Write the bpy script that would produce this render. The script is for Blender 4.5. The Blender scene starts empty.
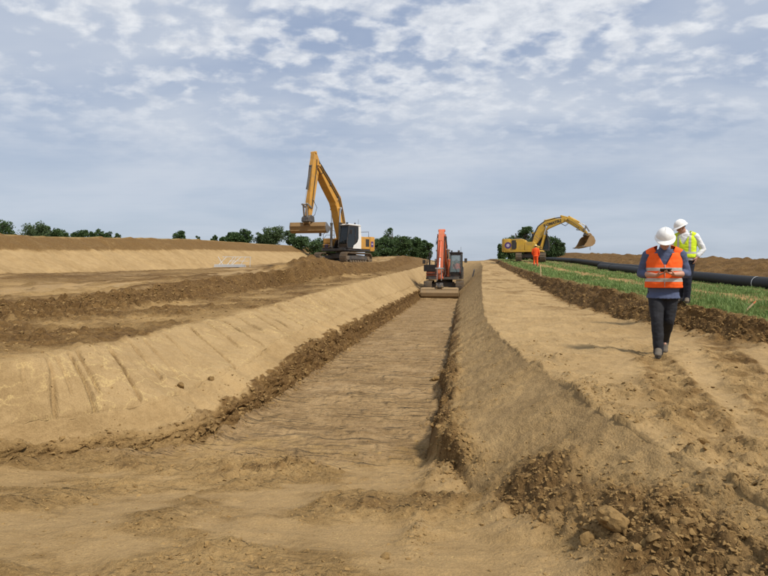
import bpy, bmesh, math, random
import numpy as np
from mathutils import Vector, Matrix, Quaternion, noise as mnoise

R = math.radians
random.seed(7)
scn = bpy.context.scene
COL = scn.collection

# ------------------------------------------------------------------ camera
CAM_Z = 2.3
cam_data = bpy.data.cameras.new("camera")
cam_data.sensor_width = 36.0
cam_data.lens = 36.0 * 559.0 / 768.0
cam_data.clip_start = 0.1
cam_data.clip_end = 9000
cam = bpy.data.objects.new("camera", cam_data)
COL.objects.link(cam)
cam.location = (0, 0, CAM_Z)
cam.rotation_euler = (R(90 - 1.84), 0, R(8.05))
scn.camera = cam

# ------------------------------------------------------------------ light
SUN_EL = 52.0
SUN_AZ = math.atan2(0.80, -0.60)          # clockwise from +Y: to the right, a little behind the camera
SUN_V = Vector((math.sin(SUN_AZ) * math.cos(R(SUN_EL)), math.cos(SUN_AZ) * math.cos(R(SUN_EL)), math.sin(R(SUN_EL))))
sun_d = bpy.data.lights.new("sun", 'SUN')
sun_d.energy = 4.3
sun_d.angle = R(8)
sun_d.color = (1.0, 0.93, 0.82)
sun = bpy.data.objects.new("sun", sun_d)
COL.objects.link(sun)
sun.rotation_euler = SUN_V.to_track_quat('Z', 'Y').to_euler()
sun.location = SUN_V * 80

world = bpy.data.worlds.new("World")
scn.world = world
world.use_nodes = True


class NT:
    """small node-tree helper"""
    def __init__(self, tree):
        self.t = tree
        self.n = tree.nodes
        self.l = tree.links

    def node(self, typ, **kw):
        nd = self.n.new(typ)
        for k, v in kw.items():
            setattr(nd, k, v)
        return nd

    def set(self, sock, v):
        if isinstance(v, bpy.types.NodeSocket):
            self.l.new(v, sock)
        elif v is not None:
            sock.default_value = v

    def math(self, op, a, b=None, c=None, clamp=False):
        nd = self.node('ShaderNodeMath', operation=op, use_clamp=clamp)
        self.set(nd.inputs[0], a)
        if b is not None: self.set(nd.inputs[1], b)
        if c is not None: self.set(nd.inputs[2], c)
        return nd.outputs[0]

    def vmath(self, op, a, b=None):
        nd = self.node('ShaderNodeVectorMath', operation=op)
        self.set(nd.inputs[0], a)
        if b is not None: self.set(nd.inputs[1], b)
        return nd.outputs[0]

    def noise(self, vec, scale, detail=4, rough=0.55, dist=0.0, out=0):
        nd = self.node('ShaderNodeTexNoise')
        if vec is not None: self.l.new(vec, nd.inputs['Vector'])
        nd.inputs['Scale'].default_value = scale
        nd.inputs['Detail'].default_value = detail
        nd.inputs['Roughness'].default_value = rough
        nd.inputs['Distortion'].default_value = dist
        return nd.outputs[out]

    def voro(self, vec, scale, feature='F1', out='Distance', rnd=1.0):
        nd = self.node('ShaderNodeTexVoronoi', feature=feature)
        if vec is not None: self.l.new(vec, nd.inputs['Vector'])
        nd.inputs['Scale'].default_value = scale
        nd.inputs['Randomness'].default_value = rnd
        return nd.outputs[out]

    def ramp(self, f, a, b, lo=0.0, hi=1.0, smooth=True):
        nd = self.node('ShaderNodeMapRange')
        nd.interpolation_type = 'SMOOTHSTEP' if smooth else 'LINEAR'
        nd.clamp = True
        self.set(nd.inputs[0], f)
        nd.inputs[1].default_value = a
        nd.inputs[2].default_value = b
        nd.inputs[3].default_value = lo
        nd.inputs[4].default_value = hi
        return nd.outputs[0]

    def mix(self, f, a, b, blend='MIX'):
        nd = self.node('ShaderNodeMix', data_type='RGBA', blend_type=blend)
        nd.clamp_factor = True
        self.set(nd.inputs[0], f)
        for s, v in ((nd.inputs[6], a), (nd.inputs[7], b)):
            if isinstance(v, tuple) and len(v) == 3: v = (*v, 1.0)
            self.set(s, v)
        return nd.outputs[2]

    def mapping(self, vec, scale=(1, 1, 1), rot=(0, 0, 0), loc=(0, 0, 0)):
        nd = self.node('ShaderNodeMapping')
        self.l.new(vec, nd.inputs[0])
        nd.inputs['Location'].default_value = loc
        nd.inputs['Rotation'].default_value = rot
        nd.inputs['Scale'].default_value = scale
        return nd.outputs[0]


def build_world():
    nt = NT(world.node_tree)
    nt.n.clear()
    out = nt.node('ShaderNodeOutputWorld')
    bg = nt.node('ShaderNodeBackground')
    nt.l.new(bg.outputs[0], out.inputs[0])
    bg.inputs[1].default_value = 0.1
    sky = nt.node('ShaderNodeTexSky', sky_type='NISHITA')
    sky.sun_disc = False
    sky.sun_elevation = R(SUN_EL)
    sky.sun_rotation = SUN_AZ
    sky.air_density = 1.0
    sky.dust_density = 1.6
    sky.ozone_density = 1.5
    tc = nt.node('ShaderNodeTexCoord')
    d = tc.outputs['Generated']
    sp = nt.node('ShaderNodeSeparateXYZ')
    nt.l.new(d, sp.inputs[0])
    z = nt.math('MAXIMUM', sp.outputs[2], 0.0)
    zz = nt.math('ADD', z, 0.16)
    cx = nt.math('DIVIDE', sp.outputs[0], zz)
    cy = nt.math('DIVIDE', sp.outputs[1], zz)
    cb = nt.node('ShaderNodeCombineXYZ')
    nt.l.new(cx, cb.inputs[0]); nt.l.new(cy, cb.inputs[1])
    p = cb.outputs[0]
    # thin veil of high cloud over the whole sky
    pv = nt.mapping(p, scale=(0.8, 1.1, 1), rot=(0, 0, R(-25)), loc=(3.1, 0.4, 0))
    veil = nt.ramp(nt.noise(pv, 1.1, 5, 0.55, 0.3), 0.30, 0.70)
    # rows of small cloudlets that melt into the veil towards the horizon
    zc2 = nt.math('ADD', z, 0.30)
    cb2 = nt.node('ShaderNodeCombineXYZ')
    nt.l.new(nt.math('DIVIDE', sp.outputs[0], zc2), cb2.inputs[0]); nt.l.new(nt.math('DIVIDE', sp.outputs[1], zc2), cb2.inputs[1])
    pr = nt.mapping(cb2.outputs[0], scale=(1.0, 1.25, 1), rot=(0, 0, R(-28)), loc=(0.35, 1.2, 0))
    cell = nt.noise(pr, 12.5, 4, 0.5, 0.1)
    big = nt.noise(pr, 3.0, 3, 0.5, 0.2)
    cov = nt.noise(p, 0.9, 3, 0.5, 0.0)
    cellv = nt.math('ADD', nt.math('MULTIPLY', nt.math('SUBTRACT', cov, 0.5), 0.5), nt.math('ADD', nt.math('MULTIPLY', cell, 0.62), nt.math('MULTIPLY', big, 0.40)))
    cell_m = nt.ramp(cellv, 0.43, 0.58)
    cell_m = nt.math('MULTIPLY', cell_m, nt.ramp(z, 0.14, 0.36))
    # a few soft flat streaks low down
    ps = nt.mapping(p, scale=(0.45, 1.3, 1), rot=(0, 0, R(-12)), loc=(1.7, 0.3, 0))
    streak = nt.ramp(nt.noise(ps, 1.2, 5, 0.55, 0.4), 0.50, 0.76)
    grad = nt.mix(nt.ramp(z, 0.0, 0.45), (4.9, 5.65, 6.8), (3.55, 4.40, 6.15))
    base = nt.mix(0.82, sky.outputs[0], grad)
    base = nt.mix(nt.math('MULTIPLY', veil, nt.ramp(z, 0.02, 0.22, 0.40, 0.75)), base, (6.3, 6.8, 7.6))
    base = nt.mix(nt.math('MULTIPLY', streak, nt.ramp(z, 0.04, 0.2, 0.10, 0.40)), base, (6.6, 7.0, 7.6))
    fine = nt.noise(pr, 17.0, 4, 0.6, 0.2)
    cloudcol = nt.mix(nt.ramp(fine, 0.3, 0.7), (6.4, 6.8, 7.5), (8.7, 8.9, 9.2))
    col = nt.mix(nt.math('MULTIPLY', cell_m, 0.85), base, cloudcol)
    nt.l.new(col, bg.inputs[0])


build_world()
vs = scn.view_settings
vs.view_transform = 'Standard'
vs.look = 'None'
vs.exposure = 0.0
vs.gamma = 1.0
vs.use_curve_mapping = False

# ------------------------------------------------------------------ materials
MATS = {}


def new_mat(name):
    m = bpy.data.materials.new(name)
    m.use_nodes = True
    nt = NT(m.node_tree)
    bs = nt.n['Principled BSDF']
    MATS[name] = m
    return m, nt, bs


def paint(name, col, rough=0.45, metal=0.0, dust=0.35, dustcol=(0.24, 0.17, 0.09), scale=2.2, spec=0.5, bump=0.0):
    m, nt, bs = new_mat(name)
    tc = nt.node('ShaderNodeTexCoord').outputs['Object']
    n1 = nt.noise(tc, scale, 6, 0.65, 0.3)
    n2 = nt.noise(tc, scale * 7, 3, 0.6)
    mk = nt.math('MULTIPLY', nt.ramp(nt.math('ADD', nt.math('MULTIPLY', n1, 0.7), nt.math('MULTIPLY', n2, 0.3)), 0.38, 0.66), dust)
    v = nt.mix(nt.ramp(n2, 0.3, 0.7), tuple(c * 0.9 for c in col), tuple(min(1, c * 1.06) for c in col))
    c = nt.mix(mk, v, dustcol)
    nt.l.new(c, bs.inputs['Base Color'])
    r = nt.math('ADD', nt.math('MULTIPLY', mk, 0.5), rough, clamp=True)
    nt.l.new(r, bs.inputs['Roughness'])
    bs.inputs['Metallic'].default_value = metal
    bs.inputs['Specular IOR Level'].default_value = spec
    if bump:
        b = nt.node('ShaderNodeBump')
        b.inputs['Strength'].default_value = 0.6
        b.inputs['Distance'].default_value = bump
        nt.l.new(n1, b.inputs['Height'])
        nt.l.new(b.outputs[0], bs.inputs['Normal'])
    return m


def cloth(name, col, rough=0.85, wr=0.012, scale=9.0, var=0.12):
    m, nt, bs = new_mat(name)
    tc = nt.node('ShaderNodeTexCoord').outputs['Object']
    n1 = nt.noise(nt.mapping(tc, scale=(1, 1, 0.6)), scale, 3, 0.5, 0.8)
    n2 = nt.noise(tc, scale * 9, 2, 0.5)
    c = nt.mix(n1, tuple(x * (1 - var) for x in col), tuple(min(1, x * (1 + var)) for x in col))
    nt.l.new(c, bs.inputs['Base Color'])
    bs.inputs['Roughness'].default_value = rough
    bs.inputs['Specular IOR Level'].default_value = 0.25
    b = nt.node('ShaderNodeBump')
    b.inputs['Strength'].default_value = 0.7
    b.inputs['Distance'].default_value = wr
    nt.l.new(nt.math('ADD', n1, nt.math('MULTIPLY', n2, 0.12)), b.inputs['Height'])
    nt.l.new(b.outputs[0], bs.inputs['Normal'])
    return m


def glass_mat(name, col=(0.02, 0.03, 0.03), alpha=0.55):
    m, nt, bs = new_mat(name)
    bs.inputs['Base Color'].default_value = (*col, 1)
    bs.inputs['Roughness'].default_value = 0.06
    bs.inputs['Alpha'].default_value = alpha
    return m


paint('amber_paint', (0.58, 0.285, 0.035), dust=0.5)
paint('yellow_paint', (0.60, 0.36, 0.03), dust=0.5)
paint('vermilion_paint', (0.58, 0.11, 0.035), dust=0.5)
paint('white_paint', (0.74, 0.74, 0.72), dust=0.14)
paint('black_paint', (0.022, 0.022, 0.024), dust=0.16)
paint('dark_grey_paint', (0.05, 0.05, 0.052), dust=0.3)
paint('steel', (0.30, 0.29, 0.28), rough=0.38, metal=0.7, dust=0.35)
paint('chrome', (0.75, 0.75, 0.75), rough=0.15, metal=1.0, dust=0.05)
paint('track_steel', (0.16, 0.13, 0.10), rough=0.6, metal=0.3, dust=0.75, dustcol=(0.27, 0.185, 0.10))
paint('bucket_steel', (0.24, 0.165, 0.085), rough=0.55, metal=0.1, dust=0.7, dustcol=(0.30, 0.20, 0.10))
paint('bucket_ochre', (0.22, 0.125, 0.042), rough=0.55, metal=0.0, dust=0.6, dustcol=(0.27, 0.18, 0.09))
paint('rubber', (0.018, 0.018, 0.018), rough=0.6, dust=0.15)
paint('purple_print', (0.07, 0.035, 0.17), dust=0.05)
paint('pale_print', (0.5, 0.42, 0.5), dust=0.05)
paint('galvanised', (0.62, 0.66, 0.70), rough=0.35, metal=0.35, dust=0.12)
paint('pipe_plastic', (0.009, 0.0095, 0.011), rough=0.55, dust=0.12, dustcol=(0.10, 0.085, 0.065), scale=1.2, spec=0.25)
paint('chalk_mark', (0.75, 0.75, 0.73), dust=0.05)
paint('stake_wood', (0.55, 0.40, 0.22), rough=0.8, dust=0.2)
paint('stake_tip', (0.60, 0.16, 0.05), rough=0.7, dust=0.2)
paint('dark_post', (0.03, 0.035, 0.05), rough=0.6, dust=0.2)
paint('helmet_white', (0.80, 0.80, 0.79), rough=0.42, dust=0.06)
paint('helmet_yellow', (0.68, 0.55, 0.18), rough=0.35, dust=0.1)
paint('reflective', (0.48, 0.47, 0.44), rough=0.35, metal=0.15, dust=0.15, scale=12)
paint('phone_black', (0.012, 0.012, 0.014), rough=0.2, dust=0.0)
paint('shoe', (0.085, 0.078, 0.07), rough=0.8, dust=0.5)
paint('hair_dark', (0.025, 0.018, 0.013), rough=0.7, dust=0.0)
paint('eye_white', (0.6, 0.58, 0.55), rough=0.3, dust=0.0)
cloth('vest_orange', (0.92, 0.125, 0.018), wr=0.010)
cloth('vest_yellow', (0.62, 0.80, 0.03), wr=0.010)
cloth('suit_orange', (0.86, 0.10, 0.02))
cloth('shirt_blue', (0.075, 0.095, 0.17), wr=0.02, scale=8)
cloth('shirt_white', (0.68, 0.69, 0.72), wr=0.02, scale=8)
cloth('jeans_dark', (0.022, 0.023, 0.028), wr=0.02, scale=8, var=0.3)
cloth('trousers_navy', (0.014, 0.016, 0.026), wr=0.02, scale=8, var=0.3)
glass_mat('cab_glass', (0.03, 0.045, 0.045), 0.72)
glass_mat('cab_glass_dark', (0.012, 0.016, 0.018), 0.85)
glass_mat('cab_glass_clear', (0.20, 0.26, 0.26), 0.35)
def skin_mat():
    m, nt, bs = new_mat('skin')
    tc = nt.node('ShaderNodeTexCoord').outputs['Object']
    n = nt.noise(tc, 14, 3)
    nt.l.new(nt.mix(n, (0.42, 0.22, 0.15), (0.52, 0.29, 0.21)), bs.inputs['Base Color'])
    bs.inputs['Roughness'].default_value = 0.55
    bs.inputs['Subsurface Weight'].default_value = 0.08
    bs.inputs['Subsurface Radius'].default_value = (0.02, 0.008, 0.005)
skin_mat()


def leaf_mat(name, c1, c2, c3):
    m, nt, bs = new_mat(name)
    geo = nt.node('ShaderNodeNewGeometry')
    rnd = geo.outputs['Random Per Island']
    tc = nt.node('ShaderNodeTexCoord').outputs['Object']
    n = nt.noise(tc, 0.9, 3)
    c = nt.mix(rnd, c1, c2)
    c = nt.mix(nt.ramp(n, 0.45, 0.7), c, c3)
    nt.l.new(c, bs.inputs['Base Color'])
    bs.inputs['Roughness'].default_value = 0.6
    bs.inputs['Specular IOR Level'].default_value = 0.3
    tr = nt.node('ShaderNodeBsdfTranslucent')
    nt.l.new(c, tr.inputs[0])
    mx = nt.node('ShaderNodeMixShader')
    mx.inputs[0].default_value = 0.25
    nt.l.new(bs.outputs[0], mx.inputs[1]); nt.l.new(tr.outputs[0], mx.inputs[2])
    nt.l.new(mx.outputs[0], nt.n['Material Output'].inputs[0])
    return m
leaf_mat('leaf_dark', (0.034, 0.068, 0.022), (0.075, 0.125, 0.040), (0.056, 0.098, 0.032))
leaf_mat('leaf_mid', (0.048, 0.082, 0.030), (0.095, 0.135, 0.055), (0.07, 0.11, 0.045))
leaf_mat('grass_blade', (0.110, 0.190, 0.050), (0.25, 0.33, 0.105), (0.17, 0.25, 0.068))
paint('bark', (0.06, 0.045, 0.03), rough=0.9, dust=0.2)


def soil_material():
    m, nt, bs = new_mat('soil')
    tc = nt.node('ShaderNodeTexCoord').outputs['Object']
    a1 = nt.node('ShaderNodeVertexColor', layer_name='soilA')
    a2 = nt.node('ShaderNodeVertexColor', layer_name='soilB')
    s1 = nt.node('ShaderNodeSeparateColor'); nt.l.new(a1.outputs[0], s1.inputs[0])
    s2 = nt.node('ShaderNodeSeparateColor'); nt.l.new(a2.outputs[0], s2.inputs[0])
    dark, wall, smear = s1.outputs[0], s1.outputs[1], s1.outputs[2]
    grass, scrape, crumb = s2.outputs[0], s2.outputs[1], s2.outputs[2]
    nL = nt.noise(tc, 0.45, 5, 0.6, 0.3)
    nM = nt.noise(tc, 2.3, 6, 0.62, 0.2)
    nS = nt.noise(tc, 14.0, 6, 0.68)
    nX = nt.noise(tc, 70.0, 4, 0.7)
    # loam: ochre, between drier pale and moister brown
    t = nt.math('ADD', nt.math('MULTIPLY', nL, 0.45), nt.math('ADD', nt.math('MULTIPLY', nM, 0.35), nt.math('MULTIPLY', nS, 0.30)))
    loam = nt.mix(nt.ramp(t, 0.42, 0.66), (0.195, 0.120, 0.046), (0.365, 0.240, 0.104))
    wallc = nt.mix(nt.ramp(t, 0.40, 0.70), (0.280, 0.188, 0.087), (0.382, 0.266, 0.132))
    c = nt.mix(wall, loam, wallc)
    # dark soil tone: damp spoil, painted toe and rubble shade, other dark patches
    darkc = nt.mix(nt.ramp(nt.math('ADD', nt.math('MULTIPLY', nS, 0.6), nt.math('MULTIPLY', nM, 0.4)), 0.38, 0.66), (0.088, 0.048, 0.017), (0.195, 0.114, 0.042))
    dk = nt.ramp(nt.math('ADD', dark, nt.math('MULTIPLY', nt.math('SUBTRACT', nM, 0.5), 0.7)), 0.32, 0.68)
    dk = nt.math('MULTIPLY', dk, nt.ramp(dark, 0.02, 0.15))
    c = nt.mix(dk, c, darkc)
    # grey-brown smeared clay
    sm = nt.ramp(nt.math('ADD', smear, nt.math('MULTIPLY', nt.math('SUBTRACT', nM, 0.5), 1.1)), 0.28, 0.80)
    sm = nt.math('MULTIPLY', sm, nt.ramp(smear, 0.02, 0.2))
    smc = nt.mix(nS, (0.282, 0.184, 0.080), (0.355, 0.240, 0.112))
    c = nt.mix(nt.math('MULTIPLY', sm, 0.85), c, smc)
    # torn cross-wise flakes left by the toothless bucket: broken lines across the floor
    a3 = nt.node('ShaderNodeVertexColor', layer_name='soilC')
    s3 = nt.node('ShaderNodeSeparateColor'); nt.l.new(a3.outputs[0], s3.inputs[0])
    sp = nt.node('ShaderNodeSeparateXYZ'); nt.l.new(tc, sp.inputs[0])
    ridges = None
    for k, (fq, xs, dpt) in enumerate(((3.4, 0.9, 0.080), (7.3, 1.5, 0.060), (15.0, 2.4, 0.028))):
        wob = nt.math('ADD', nt.math('MULTIPLY', nt.noise(tc, 0.8 + k * .4, 2), 0.22), nt.math('MULTIPLY', nt.noise(tc, 5.0 + 3 * k, 3), 0.045))
        v = nt.math('MULTIPLY', nt.math('ADD', nt.math('ADD', sp.outputs[1], nt.math('MULTIPLY', sp.outputs[0], 0.07)), wob), fq)
        fl, fr = nt.math('FLOOR', v), nt.math('FRACT', v)
        cv = nt.node('ShaderNodeCombineXYZ')
        nt.l.new(nt.math('MULTIPLY', sp.outputs[0], xs), cv.inputs[0]); nt.l.new(nt.math('MULTIPLY', fl, 3.71), cv.inputs[1])
        pres = nt.ramp(nt.noise(cv.outputs[0], 1.0, 3, 0.6), 0.47, 0.56)
        saw = nt.math('MINIMUM', nt.math('MULTIPLY', fr, 1.0), nt.math('MULTIPLY', nt.math('SUBTRACT', 1.0, fr), 8.0))
        r = nt.math('MULTIPLY', nt.math('MULTIPLY', saw, pres), nt.math('MULTIPLY', s3.outputs[0], dpt))
        ridges = r if ridges is None else nt.math('ADD', ridges, r)
    floorc = nt.mix(nt.ramp(nt.math('ADD', nt.math('MULTIPLY', nM, 0.5), nt.math('MULTIPLY', nS, 0.5)), 0.36, 0.64), (0.228, 0.148, 0.072), (0.338, 0.230, 0.120))
    c = nt.mix(nt.math('MULTIPLY', nt.ramp(s3.outputs[0], 0.4, 0.9), 0.7), c, floorc)
    crack_shade = nt.noise(nt.mapping(tc, scale=(0.8, 5.0, 1.0), rot=(0, 0, R(4))), 1.3, 5, 0.65, 0.3)
    c = nt.mix(nt.math('MULTIPLY', nt.ramp(crack_shade, 0.50, 0.66), nt.math('MULTIPLY', s3.outputs[0], 0.55)), c, (0.150, 0.094, 0.042))  # dark streaks painted in for the shade inside the cross-wise cracks
    # lime veins left on the scraped cut
    wv = nt.node('ShaderNodeVectorMath', operation='ADD')
    dn = nt.node('ShaderNodeTexNoise'); dn.inputs['Scale'].default_value = 3.0; dn.inputs['Detail'].default_value = 4
    nt.l.new(tc, dn.inputs['Vector'])
    sc = nt.node('ShaderNodeVectorMath', operation='SCALE'); sc.inputs['Scale'].default_value = 0.6
    nt.l.new(dn.outputs[1], sc.inputs[0])
    nt.l.new(tc, wv.inputs[0]); nt.l.new(sc.outputs[0], wv.inputs[1])
    ve = nt.voro(wv.outputs[0], 2.6, 'DISTANCE_TO_EDGE')
    vein = nt.ramp(nt.math('ADD', ve, nt.math('MULTIPLY', nS, 0.05)), 0.030, 0.075, 1.0, 0.0)
    vm = nt.ramp(nt.noise(tc, 1.1, 3, 0.5, 0.0), 0.40, 0.56)
    vein = nt.math('MULTIPLY', nt.math('MULTIPLY', vein, vm), nt.math('MULTIPLY', scrape, nt.ramp(nX, 0.35, 0.6, 0.35, 0.95)))
    c = nt.mix(nt.math('MULTIPLY', vein, 0.62), c, (0.52, 0.38, 0.17))
    # pale lime crumbs
    fl = nt.voro(tc, 55.0, 'F1', 'Color')
    fs = nt.node('ShaderNodeSeparateColor'); nt.l.new(fl, fs.inputs[0])
    fd = nt.voro(tc, 55.0, 'F1', 'Distance')
    fleck = nt.math('MULTIPLY', nt.ramp(fs.outputs[0], 0.90, 0.93), nt.ramp(fd, 0.25, 0.4, 1.0, 0.0))
    fleck = nt.math('MULTIPLY', fleck, nt.ramp(nM, 0.48, 0.62))
    c = nt.mix(nt.math('MULTIPLY', fleck, nt.math('SUBTRACT', 0.7, nt.math('MULTIPLY', wall, 0.5))), c, (0.50, 0.36, 0.15))
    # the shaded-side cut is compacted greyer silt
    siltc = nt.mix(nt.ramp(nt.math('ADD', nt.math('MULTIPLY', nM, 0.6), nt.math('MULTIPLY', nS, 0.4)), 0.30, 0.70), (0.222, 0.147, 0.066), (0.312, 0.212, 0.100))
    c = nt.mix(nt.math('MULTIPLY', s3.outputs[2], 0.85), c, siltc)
    # thin green under the grass
    gcol = nt.mix(nS, (0.10, 0.10, 0.035), (0.19, 0.15, 0.06))
    gk = nt.math('MULTIPLY', grass, nt.ramp(nM, 0.35, 0.55, 0.55, 1.0))
    c = nt.mix(gk, c, gcol)
    v = nt.ramp(nX, 0.3, 0.7, 0.86, 1.12)
    hs = nt.node('ShaderNodeHueSaturation')
    nt.l.new(v, hs.inputs['Value']); nt.l.new(c, hs.inputs['Color'])
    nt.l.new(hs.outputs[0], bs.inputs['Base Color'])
    nt.l.new(nt.math('SUBTRACT', 0.95, nt.math('MULTIPLY', sm, 0.28)), bs.inputs['Roughness'])
    bs.inputs['Specular IOR Level'].default_value = 0.14
    # relief: grain, crumbs, and the torn flakes a toothless bucket leaves across its path
    vo = nt.voro(tc, 26.0, 'SMOOTH_F1')
    h = nt.math('ADD', nt.math('MULTIPLY', nS, 0.036), nt.math('MULTIPLY', nX, 0.013))
    h = nt.math('ADD', h, nt.math('MULTIPLY', nt.math('MULTIPLY', vo, crumb), -0.032))
    amp = nt.math('SUBTRACT', nt.math('SUBTRACT', 1.0, nt.math('MULTIPLY', s3.outputs[2], 0.4)), nt.math('MULTIPLY', nt.math('MAXIMUM', nt.math('MULTIPLY', sm, .6), nt.math('MULTIPLY', wall, 0.8)), 0.72))
    h = nt.math('MULTIPLY', h, amp)
    h = nt.math('ADD', h, nt.math('MULTIPLY', nt.math('MULTIPLY', nt.voro(tc, 48.0, 'F1'), s3.outputs[2]), -0.007))
    h = nt.math('ADD', h, nt.math('MULTIPLY', ridges, 1.0))
    # fine scrapes of the bucket lip down the sunlit cut
    qv = nt.node('ShaderNodeCombineXYZ')
    nt.l.new(nt.math('MULTIPLY', nt.math('ADD', sp.outputs[1], nt.math('MULTIPLY', sp.outputs[0], 0.72)), 11.0), qv.inputs[0])
    nt.l.new(nt.math('MULTIPLY', sp.outputs[2], 0.9), qv.inputs[1])
    h = nt.math('ADD', h, nt.math('MULTIPLY', nt.math('MULTIPLY', nt.noise(qv.outputs[0], 1.0, 5, 0.7), s3.outputs[1]), 0.030))
    b = nt.node('ShaderNodeBump')
    b.inputs['Strength'].default_value = 1.0
    b.inputs['Distance'].default_value = 1.0
    nt.l.new(h, b.inputs['Height'])
    nt.l.new(b.outputs[0], bs.inputs['Normal'])
soil_material()


def clod_material():
    m, nt, bs = new_mat('clod')
    geo = nt.node('ShaderNodeNewGeometry')
    rnd = geo.outputs['Random Per Island']
    tc = nt.node('ShaderNodeTexCoord').outputs['Object']
    a1 = nt.node('ShaderNodeVertexColor', layer_name='soilA')
    s1 = nt.node('ShaderNodeSeparateColor'); nt.l.new(a1.outputs[0], s1.inputs[0])
    n = nt.noise(tc, 30, 5, 0.65)
    c1 = nt.mix(rnd, (0.190, 0.118, 0.046), (0.350, 0.228, 0.094))
    c2 = nt.mix(rnd, (0.092, 0.052, 0.019), (0.205, 0.124, 0.047))
    c = nt.mix(s1.outputs[0], c1, c2)
    c = nt.mix(nt.ramp(n, 0.35, 0.7), c, (0.26, 0.166, 0.066))
    nt.l.new(c, bs.inputs['Base Color'])
    bs.inputs['Roughness'].default_value = 0.95
    bs.inputs['Specular IOR Level'].default_value = 0.2
    b = nt.node('ShaderNodeBump')
    b.inputs['Strength'].default_value = 0.8
    b.inputs['Distance'].default_value = 0.012
    nt.l.new(n, b.inputs['Height'])
    nt.l.new(b.outputs[0], bs.inputs['Normal'])
clod_material()

# ------------------------------------------------------------------ object helpers
def link(o, parent=None):
    COL.objects.link(o)
    if parent is not None:
        o.parent = parent
    return o


def tag(o, label=None, cat=None, group=None, kind=None):
    if label: o['label'] = label
    if cat: o['category'] = cat
    if group: o['group'] = group
    if kind: o['kind'] = kind
    return o


def empty(name, loc=(0, 0, 0), rz=0.0):
    o = bpy.data.objects.new(name, None)
    o.empty_display_size = 0.2
    o.location = loc
    o.rotation_euler = (0, 0, rz)
    return link(o)


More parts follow.
